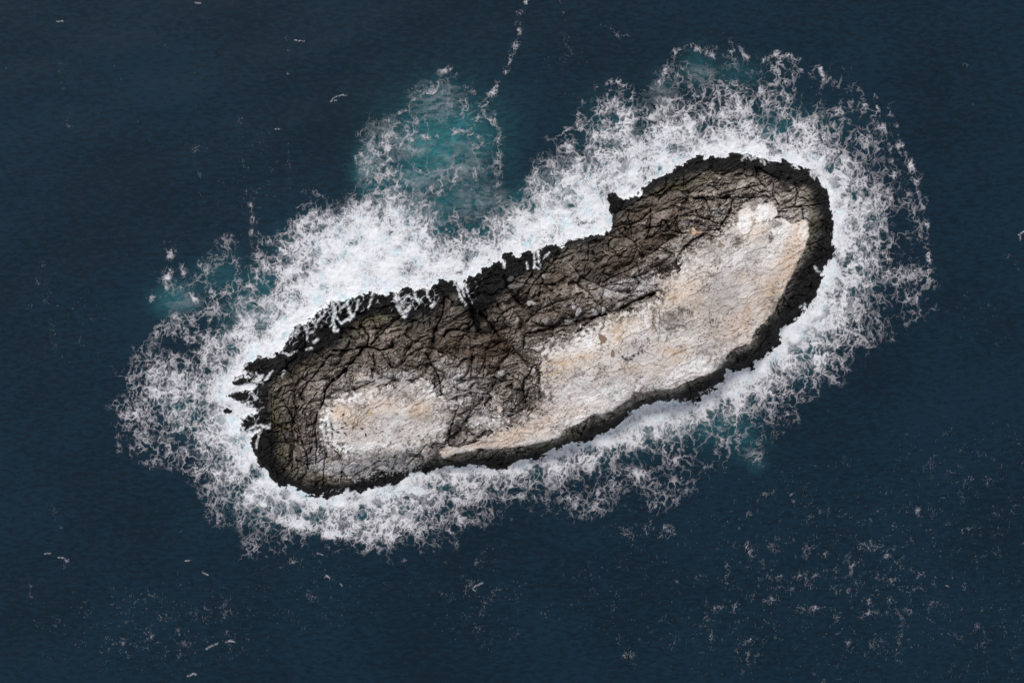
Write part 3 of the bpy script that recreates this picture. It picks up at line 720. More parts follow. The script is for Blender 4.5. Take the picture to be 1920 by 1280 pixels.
holes = FC.blobs([(830,262,80,66,.64),(780,335,66,30,.35),(770,300,40,26,.7),(870,375,60,36,.72),(815,205,46,40,.6),(800,330,60,20,.5),(890,330,30,50,.55),(700,340,24,40,.35),(850,420,40,16,.55),(945,330,16,40,.9),(960,290,20,60,.9),(580,500,22,14,.4),(500,540,26,22,.55),(470,580,24,18,.5),(430,520,34,30,.5),(360,560,40,24,.65),(340,510,24,40,.4),(400,600,40,16,.45),(610,430,20,14,.3),
    (1310,125,26,34,.6),(1062,300,22,18,.5),(1085,270,18,22,.4),(1120,235,20,16,.4),(1020,330,14,18,.35),(1150,270,16,12,.35),(1075,385,12,8,.5),(1200,240,14,10,.35),(620,490,10,8,.4),(905,420,24,14,.4),(655,415,14,10,.35),(545,525,16,12,.4),(490,610,14,14,.45),(1240,170,22,18,.4),(1380,145,34,18,.45),(1290,180,16,24,.4),(1445,230,22,20,.45),(1500,180,30,34,.5),(1560,180,40,24,.6),(1340,220,14,18,.35),(1520,330,16,14,.25),(1600,230,40,30,.45),(1640,300,30,40,.35),(1600,365,14,12,.4),(1690,450,26,90,.45),(1690,360,16,40,.4),(1640,560,40,30,.3),
    (1400,820,30,26,.55),(1340,790,30,22,.35),(1310,850,40,18,.45),(1470,760,30,20,.4),(1180,870,40,12,.4),(1090,900,50,20,.35),(1000,920,50,16,.3),(330,650,40,16,.4),(300,780,24,30,.25),(380,760,16,24,.35),(430,660,16,20,.4),(385,695,24,16,.3),(340,830,24,16,.4),(440,920,30,16,.3),(1180,930,40,20,.4),(920,950,60,14,.3)], 'max')
D = D * (1 - holes)
# bright fronts, filaments and wind streaks far out
for pts, wd, am in [([(985,-20),(988,5),(975,30),(972,60),(966,90),(955,112),(945,140),(930,165),(922,178)],7,.50),([(968,85),(962,100)],10,.68),([(922,178),(908,186),(912,205),(925,220),(920,240)],11,.5),([(925,235),(930,260),(936,290),(930,320),(932,345)],14,.40),
    ([(680,250),(700,245),(725,262),(750,272),(780,262),(805,256)],9,.62),([(805,256),(840,252),(870,248),(900,258)],6,.55),([(700,235),(730,225),(760,205),(790,175),(820,170)],7,.5),([(668,300),(690,275),(700,250)],8,.5),([(808,160),(815,135),(850,130)],7,.45),([(868,155),(885,172),(900,178)],7,.4),([(860,250),(880,225),(905,215)],5,.5),([(820,195),(850,195),(880,185)],3,.5),([(700,300),(735,315),(770,310),(800,330)],5,.5),([(870,300),(890,320),(895,345)],5,.5),
    ([(1118,48),(1132,42),(1150,60),(1170,72),(1188,55)],6,.30),([(1055,5),(1060,40),(1068,85),(1062,120)],9,.16),([(1120,165),(1150,150),(1175,160)],7,.4),([(1262,100),(1290,88),(1320,95),(1345,112)],8,.62),([(1358,105),(1385,92),(1405,112)],8,.55),([(1432,115),(1460,98),(1490,105),(1503,130)],9,.5),([(1518,140),(1535,120),(1545,150)],6,.45),([(1240,150),(1255,120)],7,.6),([(1180,180),(1215,170),(1240,150)],9,.45),
    ([(1640,180),(1650,220),(1670,215),(1685,260),(1705,300),(1720,350),(1732,400),(1740,450),(1742,510),(1738,560)],6,.5),([(1680,240),(1690,300),(1688,330)],6,.45),([(1620,190),(1640,230),(1655,250)],7,.45),([(1650,210),(1672,290),(1680,360),(1700,400)],5,.4),
    ([(322,462),(320,500),(312,535),(292,552),(286,560)],10,.55),([(338,500),(345,540),(362,558),(385,575),(392,600)],8,.5),([(412,447),(395,478),(375,490),(370,520)],8,.45),([(470,380),(474,420),(468,470)],6,.4),([(432,455),(445,500),(460,535)],8,.42),([(505,290),(508,330),(500,370)],5,.26),([(540,270),(545,320)],4,.2),([(455,340),(470,390),(478,420)],5,.22),
    ([(360,100),(363,150),(358,170)],9,.15),([(362,225),(372,260),(374,330),(380,380)],6,.15),([(210,30),(214,90)],5,.10),([(165,350),(160,410)],7,.12),([(112,120),(120,190),(135,240)],7,.08),([(535,70),(540,100),(538,140)],8,.15),([(285,65),(300,75),(330,95)],8,.13),([(445,200),(452,235)],9,.13),([(430,255),(438,300),(450,330)],7,.13),([(75,490),(78,540),(95,600),(100,640)],12,.14),([(10,100),(14,160),(5,240)],6,.10),
    ([(1390,985),(1420,935),(1455,920),(1490,925),(1486,970)],8,.30),([(1378,1020),(1395,1015),(1410,1040),(1430,1060)],10,.36),([(1325,1180),(1335,1155),(1355,1165),(1375,1175)],6,.36),([(1380,1220),(1395,1210),(1405,1240)],10,.34),([(1370,1120),(1400,1115),(1440,1110),(1480,1100),(1510,1110)],10,.22),([(1580,860),(1590,868)],10,.30),([(1780,885),(1795,900),(1815,905)],12,.30),([(1700,950),(1720,945),(1722,975)],10,.34),([(1800,1000),(1825,985),(1845,1000)],10,.22),
    ([(1580,1030),(1600,1040),(1640,1020),(1645,1070)],12,.20),([(1540,1060),(1570,1070)],10,.22),([(1620,1130),(1660,1125),(1690,1155)],8,.28),([(1740,1135),(1755,1125),(1770,1135)],8,.36),([(1575,1200),(1580,1220),(1590,1205)],10,.30),([(1640,1225),(1660,1220)],8,.32),([(1780,1190),(1800,1195)],7,.28),([(1860,1165),(1855,1195)],5,.3),([(1830,1050),(1845,1035)],8,.3),([(1620,980),(1660,970)],12,.16),
    ([(845,1185),(865,1160),(880,1150),(905,1145),(905,1165)],8,.28),([(1075,1080),(1090,1070),(1105,1085)],8,.34),([(1165,1235),(1180,1222),(1195,1250)],10,.36),([(1260,1185),(1285,1190)],7,.28),([(925,1060),(940,1065),(955,1058)],6,.2),([(605,1085),(612,1078)],6,.36),([(330,1010),(345,1015),(340,1000)],6,.2),([(190,1215),(220,1210),(240,1228)],8,.26),([(225,1170),(250,1165)],8,.22),([(270,1190),(300,1205),(325,1220)],8,.22),([(310,1178),(330,1160),(322,1140)],6,.26),
    ([(250,1130),(275,1140),(305,1155),(312,1170)],5,.24),([(95,960),(108,980),(125,1015)],5,.26),([(110,1045),(125,1050),(118,1065)],5,.3),([(35,1080),(55,1095),(58,1120)],5,.22),([(540,1150),(560,1170)],14,.16),([(990,1120),(1010,1150)],14,.14),([(1180,1010),(1240,980)],18,.16),([(1890,480),(1905,500)],8,.25),([(1895,800),(1910,830)],10,.3),([(1800,575),(1815,600)],10,.22),([(1750,575),(1775,580)],9,.25),([(1820,180),(1830,215)],9,.14),([(1800,120),(1815,125)],5,.16),([(1080,60),(1068,110)],6,.16)]:
    w, d = FC.line_dist(pts, wd * 3 + 8)
    if d is not None:
        far_ = 0.95
        am = min(am, 0.47) if am > 0.30 else 0.19 + 0.45 * am
        D[w] = np.maximum(D[w], am * far_ * np.exp(-(d / (1.25 * wd)) ** 2) * (0.72 + 0.55 * perlin(FC.X[w] / 17, FC.Y[w] / 17, 129)))
# wind-torn patches all over the open water in the lower part of the frame
patch = np.clip(FC.blobs([(1600,1080,330,200,1),(1400,1130,200,160,.9),(1820,950,200,160,.8),(1150,1120,220,120,.55),(900,1120,160,110,.7),(300,1170,240,90,.9),(560,1120,160,90,.6),(1250,1000,120,60,.9),(560,1050,120,30,.8),(1850,1180,160,120,.7),(1850,600,120,120,.35),(1860,200,120,160,.22),(100,1000,160,120,.3),(1050,120,90,120,.35),(480,330,90,120,.5),(120,600,120,160,.4),(250,200,300,260,.28)]), 0, 1)
cl = sstep(-0.35, 0.75, fbm(FC.X / 30, FC.Y / 30, 107, 4) + 0.25 * fbm(FC.X / 130, FC.Y / 130, 108, 2))
D = np.maximum(D, np.where(so < 8, patch * cl * 0.46, 0))
D = np.clip(D, 0, 1)

# --- the lace itself
fx, fy = FO.X, FO.Y
Dm = FC.sample(D, fx, fy)
so_m = FC.sample(so, fx, fy)
act = Dm > 0.012
AX, AY = fx[act], fy[act]
k1, k2 = fbm(AX / 42, AY / 42, 111, 3), fbm(AX / 42, AY / 42, 112, 3)
k3, k4 = perlin(AX / 9, AY / 9, 113), perlin(AX / 9, AY / 9, 114)
k5, k6 = perlin(AX / 4.3, AY / 4.3, 124), perlin(AX / 4.3, AY / 4.3, 125)
lx, ly = AX + 16 * k1 + 4.5 * k3 + 2.2 * k5, AY + 16 * k2 + 4.5 * k4 + 2.2 * k6
Da = Dm[act]


def even(a):
    """spread a field evenly over 0..1, so that a threshold is a share of the area"""
    qs = np.linspace(0, 1, 513)
    return np.interp(a, np.quantile(a[::37], qs), qs).astype(F)


FO_big = FC.sample(FC.blobs([(1600,1080,360,220,-.5),(300,1170,260,100,-.5),(1060,290,60,50,.8),(1180,250,80,50,.5),(480,330,90,200,-.3),(1480,170,60,50,.5),(800,300,120,110,.8),(430,540,110,60,.6),(1380,800,60,60,.4),(1560,420,80,140,-.6),(900,960,260,40,-.6),(620,990,160,40,-.6),(330,760,90,110,-.4),(560,480,90,50,-.3),(1300,260,100,30,-.3)], 'add'), fx, fy)
# the local load of bubbles, and from it the lace: as it rises, finer and finer meshes appear until the water is solid white
sz = np.clip(0.45 + 0.9 * perlin(AX / 120, AY / 120, 115) + FO_big[act], 0, 1)      # where the holes are wide, where they are fine
fb1, fb2 = fbm(AX / 34, AY / 34, 116, 4), fbm(lx / 11, ly / 12, 127, 3)
Lb = Da * (1 + 0.60 * fb1 + 0.22 * fb2) + 0.02 * fb2
grain = perlin(AX / 2.0, AY / 2.4, 119)
keepw = np.ones(AX.shape, F)
far_ = sstep(6, -22, so_m[act])
T = np.zeros(AX.shape, F)
for sc_, th_, seed, wmul in ((38, 0.12, 21, 1.3), (20, 0.23, 22, 1.1), (11, 0.37, 23, 0.95), (6.4, 0.52, 24, 0.85), (3.8, 0.70, 25, 0.75)):
    wk = {38: 4.5, 20: 3.4, 11: 2.0, 6.4: 1.1, 3.8: 0.5}[sc_]
    wpx, wpy = AX + 17 * k1 + wk * 1.4 * k3 + wk * 0.7 * k5, AY + 17 * k2 + wk * 1.4 * k4 + wk * 0.7 * k6
    f1, f2, cx, cy, bx, by = cells(wpx / sc_, wpy / (sc_ * (1.45 if sc_ > 10 else 1.2)), seed, edges=False)
    dpx = (f2 - f1) * F(0.5 * sc_)
    th = th_ + (0.10 * (1 - sz) if sc_ > 30 else (-0.15 * (1 - sz) if sc_ < 12 else 0.0))
    brk = (0.09 + 0.17 * far_) * perlin(AX / (0.6 * sc_ + 3), AY / (0.6 * sc_ + 3), seed + 107)
    pres = sstep(th - 0.09, th + 0.16, Lb + brk)
    wd_ = wmul * (1 - 0.35 * far_) * (0.55 + 1.15 * np.clip(Lb - th + brk, 0, 0.6)) * (1 + 0.3 * grain)
    a_ = pres * np.exp(-(dpx / np.maximum(wd_, 0.2)) ** 1.5) * (0.30 + 0.68 * np.clip(Lb * 1.7, 0, 1))
    keepw *= 1 - a_.astype(F)
    T = np.maximum(T, a_)
lace = 1 - keepw
fil2 = np.clip(1 - np.abs(perlin(AX / 4.2 + 1.2 * k3, AY / 5.4 + 1.2 * k4, 118)) * 3.0, 0, 1)
wisp = sstep(0.46, 1.05, Lb) * (0.18 + 0.32 * fil2 + 0.12 * grain)
veil = sstep(0.58, 1.08, Lb + 0.16 * fb2 + 0.10 * perlin(AX / 5, AY / 5, 128))
# thin translucent sheets of bubbles, and round clear holes opened by upwelling water
sheet = sstep(0.24, 0.78, Da * (1 + 0.9 * fb1) + 0.22 * fb2) * 0.28
hole = np.zeros(AX.shape, F)
for sc_, seed in ((30, 31), (15, 32)):
    f1, f2, cx, cy, bx, by = cells((AX + 7 * k3 + 6 * k1) / sc_, (AY + 7 * k4 + 6 * k2) / sc_, seed, edges=False)
    hole = np.maximum(hole, sstep(0.36, 0.20, f1 * (1.25 - 0.5 * _R1[cx, cy])) * (_R1[cy, cx] > (0.52 if sc_ > 20 else 0.66)))
hole *= sstep(0.95, 0.62, Da)
solid = sstep(0.72, 0.97, Da)
pure = sstep(0.95, 1.0, Da)
al = 1 - (1 - lace * (1 - 0.55 * hole)) * (1 - np.clip(wisp, 0, 1) * (1 - hole)) * (1 - 0.78 * veil * (1 - 0.9 * hole)) * (1 - sheet * (1 - hole))
al = mix(al, 0.985, pure)
far = sstep(6, -22, so_m[act]) * sstep(0.42, 0.22, Da)
al *= mix(0.86, 1.0, sstep(0.15, 0.5, Da)) * (1 - 0.42 * far)
al = np.clip(al, 0, 1) * sstep(0.012, 0.10, Da)
al = np.where(al < 0.05, 0, al)
# far out the foam is only torn threads, and a faint grain of bubbles runs between the patches
fib = perlin(AX / 1.7, AY / 4.0, 134)
al *= 1 - far * 0.85 * (1 - sstep(-0.5, 0.4, fib))
grn = sstep(0.22, 0.62, 0.62 * perlin(AX / 2.3, AY / 5.0, 135) + 0.55 * fbm(AX / 11, AY / 12, 136, 3) + 0.30 * (FC.sample(cl, fx, fy)[act] - 0.6))
al = np.maximum(al, 0.20 * grn * FC.sample(patch, fx, fy)[act] * far)
milk = FC.sample(FC.blobs([(690,305,16,40,.55,20),(720,240,34,20,.4),(800,335,66,16,.5),(820,190,44,34,.45),(760,275,44,20,.55),(865,310,44,44,.45),(640,440,60,44,.6,-30),(770,400,60,30,.55),(350,570,34,22,.3),(480,600,40,34,.6),(1318,140,30,20,.35),(1405,850,16,14,.3),(1240,180,30,30,.4),(900,380,50,40,.4),(1060,330,60,40,.4),(1210,270,60,30,.4),(1500,610,40,40,.4),(1240,800,80,24,.4),(540,940,90,30,.35),(430,800,30,90,.4)]), fx, fy)[act]
swirl = fbm((AX + 18 * k1) / 26, (AY + 18 * k2) / 9, 133, 4)
milk = np.clip(milk * (0.22 + 0.85 * swirl + 0.26 * fil2), 0, 0.55)
al = 1 - (1 - al) * (1 - milk)
ALPHA = np.zeros(fx.shape, F)
THICK = np.zeros(fx.shape, F)
BLUE = np.zeros(fx.shape, F)
ALPHA[act] = al
THICK[act] = np.clip(0.08 + 0.55 * T * sstep(0.2, 0.6, Lb) + 0.26 * veil + 0.14 * solid + 0.18 * pure + 0.08 * grain, 0, 1)
blu = fbm(lx / 26, ly / 26, 121, 4) + 0.35 * perlin(lx / 7, ly / 7, 122)
BLUE[act] = np.clip(milk * 1.6, 0, 1) * (1 - T) + sstep(-0.15, 0.45, blu - 0.45 * T + 0.16) * sstep(0.50, 0.80, Da)

# --- breaking wavelets far out
for pts, wd in [([(387,1216),(397,1210),(408,1205)],2.4),([(424,1203),(432,1200),(440,1203)],2.2),([(352,1267),(362,1262),(368,1264)],2.4),([(887,1102),(893,1098),(900,1094),(905,1093)],2.0),([(887,1101),(888,1106),(891,1107)],1.2),([(1773,1097),(1779,1099)],1.5),([(620,190),(626,184),(638,179),(652,178)],1.5),([(627,189),(630,189)],1.6),([(106,40),(118,40)],1.6),([(516,242),(523,242)],1.5),([(552,76),(570,77)],1.3),
                ([(1911,440),(1915,436),(1921,434)],2.6),([(1912,440),(1914,450)],1.8),([(84,1038),(94,1037)],1.8),([(110,1045),(120,1046),(126,1052)],2),([(348,1051),(356,1050)],1.6),([(380,1073),(390,1078)],1.8),([(612,1079),(618,1083)],2.6),([(638,1094),(642,1098)],1.6),([(595,1037),(605,1040)],1.6),([(366,5),(376,7)],1.5)]:
    w, d = FO.line_dist(pts, 8, wob=1.2)
    if d is not None:
        tear = np.clip(0.62 + 0.85 * perlin(FO.X[w] / 3.2, FO.Y[w] / 3.2, 126), 0, 1)
        g = 0.62 * tear * np.exp(-(d / (0.75 * wd)) ** 2)
        ALPHA[w] = np.maximum(ALPHA[w], np.where(g > 0.08, g, 0))
        THICK[w] = np.maximum(THICK[w], 0.6 * g)

# --- white water running over the rim
RUN = [([(553,573),(556,590),(560,612)],4),([(566,580),(571,600),(573,618),(578,626),(586,622)],3),([(577,575),(585,600),(593,613)],2),([(602,565),(598,590),(605,595),(610,585),(607,575)],2.4),([(600,596),(594,606)],2),([(622,560),(628,585),(625,600),(628,620),(632,620)],4.6),([(626,605),(620,612)],2),([(628,592),(640,606),(652,598),(660,590)],2.6),
 ([(637,585),(638,575),(632,565)],2.4),([(650,560),(655,582),(660,594)],4),([(660,594),(655,599)],6),([(672,562),(668,580),(662,592)],2.6),([(640,578),(650,568)],2),([(697,560),(690,577)],2.2),([(525,642),(532,636),(545,628),(560,618)],4),([(530,612),(540,622),(545,630)],3),([(550,605),(540,625)],2),([(530,660),(540,665),(557,657)],2.6),([(574,656),(584,653)],3.6),([(589,641),(596,636)],3.4),
 ([(575,625),(577,640)],1.6),([(742,552),(745,570),(752,586)],4.4),([(751,584),(757,590),(763,588),(766,578)],6),([(757,592),(759,587)],7),([(748,558),(756,576)],2.4),([(764,582),(770,572)],3),([(776,545),(781,562),(787,568)],2.6),([(798,540),(803,556),(806,564)],2.4),([(810,574),(814,566)],4),([(790,565),(785,560)],2),([(770,560),(765,553),(758,562)],2),
 ([(859,540),(862,555),(873,571)],3.4),([(872,535),(880,555),(885,568)],2.4),([(868,545),(870,556)],2),([(855,532),(862,536),(870,534)],7),([(944,488),(945,501)],3),([(1001,470),(1003,490),(1001,502)],2.4),([(1008,472),(1010,490),(1013,502)],2.6),([(988,492),(990,503)],2),([(1020,484),(1030,474)],2.2),([(1003,467),(1008,471)],5),([(1005,502),(1013,504)],2),
 ([(428,736),(455,728),(472,720),(488,708)],6),([(476,716),(489,706)],7),([(474,733),(478,750)],2.6),([(476,742),(482,746)],3.4),([(428,752),(450,762),(470,774)],12),([(478,768),(484,772)],2),([(466,806),(480,797),(493,798),(505,802)],3.6),([(501,803),(506,795)],2.4),([(498,712),(505,702),(511,695)],2.4),([(528,706),(533,696)],2),([(480,699),(484,703)],3),([(480,838),(486,815)],2.6),([(484,812),(488,806)],3.6),
 ([(1392,299),(1395,292),(1403,291),(1408,300)],2),([(1412,292),(1417,296)],3.6),([(1424,294),(1428,302)],3.2),([(1432,302),(1434,308)],2),([(1527,500),(1533,508),(1541,513)],2.4),([(1150,392),(1156,384)],1.8),([(1330,738),(1326,748)],2),([(1500,575),(1510,570)],3),([(440,712),(452,706)],3),([(452,690),(462,684)],3),([(505,664),(520,655),(530,647)],3.4),([(1165,800),(1172,785)],2.4)]
sd_f = np.full(fx.shape, -99, F)
ht_f = np.zeros(fx.shape, F)
oy, ox = int(IS.y0 - FO.y0), int(IS.x0 - FO.x0)
sd_f[oy:oy + IS.ny, ox:ox + IS.nx] = sd
ht_f[oy:oy + IS.ny, ox:ox + IS.nx] = HT
# the surf licks a little way up the rock in torn fingers
fing = perlin(fx[oy:oy + IS.ny, ox:ox + IS.nx] / 5.5, fy[oy:oy + IS.ny, ox:ox + IS.nx] / 5.5, 131) + 0.6 * perlin(fx[oy:oy + IS.ny, ox:ox + IS.nx] / 14, fy[oy:oy + IS.ny, ox:ox + IS.nx] / 14, 132)
reach_in = IS.blobs([(590,590,70,30,7,-30),(540,640,40,30,8),(640,565,60,16,5,-10),(470,760,24,70,9),(760,560,60,16,4),(1110,435,40,12,4),(1180,365,30,12,6),(1410,295,40,12,4),(1220,765,80,16,4,-15),(840,880,60,12,3),(1330,735,40,14,2)]) + 1.5
sub = (slice(oy, oy + IS.ny), slice(ox, ox + IS.nx))
into = np.clip(sd, 0, 99)
ALPHA[sub] *= np.where(sd > 0, sstep(0.35, -0.35, into / np.maximum(reach_in, .1) - 0.6 + 0.0 * fing - 0.55 * fing), 1)
RUNA = np.zeros(IS.X.shape, F)
for k, (pts, wd) in enumerate(RUN):
    w, d = IS.line_dist(pts, wd * 2 + 6, wob=2.0, seed=k % 9)
    if d is not None:
        edge = 0.58 * wd * (1 + 0.55 * perlin(IS.X[w] / 5, IS.Y[w] / 5, 140 + k % 5))
        RUNA[w] = np.maximum(RUNA[w], (0.80 + 0.25 * perlin(IS.X[w] / 7, IS.Y[w] / 7, 149)) * sstep(edge + 2.2, edge - 1.4, d))
_wx, _wy = IS.X + 3.5 * perlin(IS.X / 11, IS.Y / 11, 151), IS.Y + 3.5 * perlin(IS.X / 11, IS.Y / 11, 152)
_f1, _f2, _, _, _, _ = cells((0.8 * _wx + 0.6 * _wy) / 11, (-0.6 * _wx + 0.8 * _wy) / 15, 63, edges=False)
_zone = IS.blobs([(590,592,60,24,1,-30),(655,572,50,15,.9,-8),(760,563,34,17,1),(545,630,30,17,.9,-30),(472,725,22,34,.9),(474,775,16,26,.9),(810,552,22,14,.7),(1420,296,30,8,.8),(885,540,20,20,.5),(1005,482,16,14,.5),(1320,735,60,8,.6,-25),(860,880,60,6,.7),(640,920,50,7,.6)])
_th = np.exp(-((_f2 - _f1) / 0.10) ** 2) * sstep(0.30, 0.75, _zone + 0.5 * perlin(IS.X / 12, IS.Y / 12, 153))
RUNA = np.maximum(RUNA, 0.62 * _th * (sd < 34))
RUNA *= mix(0.55, 1.0, sstep(-0.35, 0.25, perlin(IS.X / 4, IS.Y / 4, 150) + 0.3))
run_on = np.zeros(fx.shape, F)
run_on[sub] = np.where(sd > 1.0, RUNA, 0)
ALPHA[sub] = np.maximum(ALPHA[sub], np.where(sd <= 1.0, RUNA, 0))
THICK[sub] = np.maximum(THICK[sub], 0.75 * RUNA)

SW = swell(fx, fy)
lift = 0.07 + 0.16 * THICK * ALPHA * (0.6 + 0.5 * perlin(fx / 9, fy / 9, 161)) + 0.025 * THICK * perlin(fx / 2.6, fy / 2.6, 162)
ZF = np.where(sd_f > -7, np.maximum(SW + lift, ht_f + 0.06), SW + lift).astype(F)
# settle the sheet so that it never dips under the rock between two points
FXW, FYW, FZW = to_world(fx, fy, ZF)
fcol = np.stack([THICK, BLUE, np.zeros_like(THICK), ALPHA], -1)


def foam_mat(name):
    m, n, l, b = new_mat(name)
    a = n.new('ShaderNodeAttribute'); a.attribute_name = 'foam'
    sep = n.new('ShaderNodeSeparateColor'); l.new(a.outputs['Color'], sep.inputs[0])
    c1 = n.new('ShaderNodeMix'); c1.data_type = 'RGBA'
    c1.inputs['A'].default_value = (0.52, 0.485, 0.51, 1)
    c1.inputs['B'].default_value = (0.90, 0.895, 0.90, 1)
    l.new(sep.outputs['Red'], c1.inputs['Factor'])
    c2 = n.new('ShaderNodeMix'); c2.data_type = 'RGBA'
    c2.inputs['B'].default_value = (0.60, 0.765, 0.81, 1)
    mu = n.new('ShaderNodeMath'); mu.operation = 'MULTIPLY'; mu.inputs[1].default_value = 0.80
    l.new(sep.outputs['Green'], mu.inputs[0]); l.new(mu.outputs[0], c2.inputs['Factor'])
    l.new(c1.outputs['Result'], c2.inputs['A'])
    l.new(c2.outputs['Result'], b.inputs['Base Color'])
    b.inputs['Roughness'].default_value = 0.8
    b.inputs['Specular IOR Level'].default_value = 0.2
    l.new(a.outputs['Alpha'], b.inputs['Alpha'])
    return m


M_foam = foam_mat('foam')
amax = np.maximum(np.maximum(ALPHA[1:, 1:], ALPHA[:-1, 1:]), np.maximum(ALPHA[1:, :-1], ALPHA[:-1, :-1]))
rmax = np.maximum(np.maximum(run_on[1:, 1:], run_on[:-1, 1:]), np.maximum(run_on[1:, :-1], run_on[:-1, :-1]))
so_f = FC.sample(so, fx, fy)
f_surf = (amax > 0.05) & (fq(so_f) > -14)
f_caps = (amax > 0.05) & ~f_surf
f_run = (rmax > 0.05) & ~f_surf
tag(grid_part('surf_foam', (FXW, FYW, FZW), f_surf, M_foam, smooth=True, attrs={'foam': fcol}), 'white surf foam breaking in lace all round the dark islet', 'foam', kind='stuff')
tag(grid_part('foam_streaks', (FXW, FYW, FZW), f_caps, M_foam, smooth=True, attrs={'foam': fcol}), 'thin wind-torn foam streaks scattered over the open dark sea', 'foam', kind='stuff')
rcol = fcol.copy()
rcol[..., 3] = run_on
tag(grid_part('foam_runoff', to_world(fx, fy, (np.maximum(ZF, ht_f + 0.09)).astype(F)), f_run, M_foam, smooth=True, attrs={'foam': rcol}), 'white trickles of foam running over the black wet rocks', 'foam', kind='stuff')

# --- water sheet: fine in the middle, growing towards the horizon
def axis(a, b, step, far):
    mid = np.arange(a, b + step, step)
    out, s = [], step
    while sum(out) < far:
        s *= 1.28
        out.append(s)
    g = np.cumsum(out)
    return np.concatenate([a - g[::-1], mid, mid[-1] + g]).astype(F)


gx, gy = axis(-180, 2100, 4, 90000), axis(-140, 1420, 4, 90000)
SX, SY = np.meshgrid(gx, gy)
core = (np.abs(SX - 960) < 1400) & (np.abs(SY - 640) < 1050)
SZ = np.where(core, swell(np.clip(SX, -500, 2500), np.clip(SY, -500, 1800)), 0).astype(F)
aer = np.clip(FC.blobs([(830,265,95,80,.8),(790,400,90,60,.5),(930,390,50,60,.3),(778,255,50,30,.45),(780,325,70,44,.62),(690,300,20,46,.75,18),(676,318,12,30,.5,25),(865,370,70,46,.5),(820,190,50,44,.42),(720,350,44,44,.55),(790,190,14,40,.45,30),(1310,132,30,34,.42),(1250,160,30,26,.25),(1380,140,50,30,.25),(500,540,50,40,.4),(470,590,50,40,.5),(330,560,40,30,.5),(420,520,50,40,.3),(440,640,40,30,.5),
    (1400,815,34,40,.3),(1418,868,16,14,.25),(1340,790,60,40,.35),(620,470,80,50,.6),(760,440,80,50,.65),(900,450,80,40,.5),(1040,390,90,50,.7),(1220,310,80,40,.6),(1440,250,100,40,.4),(1570,420,30,90,.45),(1500,640,40,60,.5),(1240,790,80,30,.6),(640,960,140,30,.4),(440,800,30,80,.6),(520,930,80,30,.4),(1150,250,60,60,.3)]), 0, 1)
aer = np.maximum(aer, 0.26 * sstep(-10, 70, sm)) * np.clip(0.80 + 0.85 * fbm((FC.X + 14 * fbm(FC.X / 40, FC.Y / 40, 171, 2)) / 42, FC.Y / 17, 170, 4), 0.1, 1.5)
aer = blur(aer.astype(F), 10)
aer_s = np.where(core, FC.sample(aer.astype(F), SX, SY), 0)

M_sea, n, l, b = new_mat('sea_water')
tc = n.new('ShaderNodeTexCoord')
a = n.new('ShaderNodeAttribute'); a.attribute_name = 'bubbles'
cm = n.new('ShaderNodeMix'); cm.data_type = 'RGBA'
cm.inputs['A'].default_value = (0.0034, 0.0160, 0.0288, 1)
cm.inputs['B'].default_value = (0.036, 0.190, 0.208, 1)
l.new(a.outputs['Fac'], cm.inputs['Factor'])
nz = n.new('ShaderNodeTexNoise'); nz.inputs['Scale'].default_value = 0.035; nz.inputs['Detail'].default_value = 5
l.new(tc.outputs['Object'], nz.inputs['Vector'])
mr = n.new('ShaderNodeMapRange')
mr.inputs['From Min'].default_value = 0.3; mr.inputs['From Max'].default_value = 0.7
mr.inputs['To Min'].default_value = 0.85; mr.inputs['To Max'].default_value = 1.15
nzf = n.new('ShaderNodeTexNoise'); nzf.inputs['Scale'].default_value = 1.5; nzf.inputs['Detail'].default_value = 6; nzf.inputs['Roughness'].default_value = 0.7  # stretched noise: ripple light and dark painted into the water colour
mpf = n.new('ShaderNodeMapping'); mpf.inputs['Rotation'].default_value = (0, 0, math.radians(-14)); mpf.inputs['Scale'].default_value = (0.4, 1.0, 1.0)
l.new(tc.outputs['Object'], mpf.inputs['Vector']); l.new(mpf.outputs['Vector'], nzf.inputs['Vector'])
avg = n.new('ShaderNodeMath'); avg.operation = 'ADD'
hlf = n.new('ShaderNodeMath'); hlf.operation = 'MULTIPLY_ADD'; hlf.inputs[1].default_value = 2.4; hlf.inputs[2].default_value = -1.2
l.new(nzf.outputs['Fac'], hlf.inputs[0]); l.new(hlf.outputs[0], avg.inputs[0]); l.new(nz.outputs['Fac'], avg.inputs[1])
l.new(avg.outputs[0], mr.inputs['Value'])
mr.inputs['To Min'].default_value = 0.74; mr.inputs['To Max'].default_value = 1.26
vs = n.new('ShaderNodeVectorMath'); vs.operation = 'SCALE'
l.new(cm.outputs['Result'], vs.inputs[0]); l.new(mr.outputs['Result'], vs.inputs['Scale'])
l.new(vs.outputs['Vector'], b.inputs['Base Color'])
b.inputs['IOR'].default_value = 1.33
b.inputs['Roughness'].default_value = 0.06
mp = n.new('ShaderNodeMapping'); mp.inputs['Rotation'].default_value = (0, 0, math.radians(-18)); mp.inputs['Scale'].default_value = (0.55, 1.0, 1.0)
l.new(tc.outputs['Object'], mp.inputs['Vector'])
prev = None
for sc_, dist, stg in ((0.30, 0.05, 0.35), (1.1, 0.026, 0.45), (3.2, 0.016, 0.5)):
    nn = n.new('ShaderNodeTexNoise'); nn.inputs['Scale'].default_value = sc_; nn.inputs['Detail'].default_value = 3; nn.inputs['Roughness'].default_value = 0.55
    l.new(mp.outputs['Vector'], nn.inputs['Vector'])
    bp = n.new('ShaderNodeBump'); bp.inputs['Strength'].default_value = stg; bp.inputs['Distance'].default_value = dist
    l.new(nn.outputs['Fac'], bp.inputs['Height'])
    if prev:
        l.new(prev.outputs['Normal'], bp.inputs['Normal'])
    prev = bp
l.new(prev.outputs['Normal'], b.inputs['Normal'])
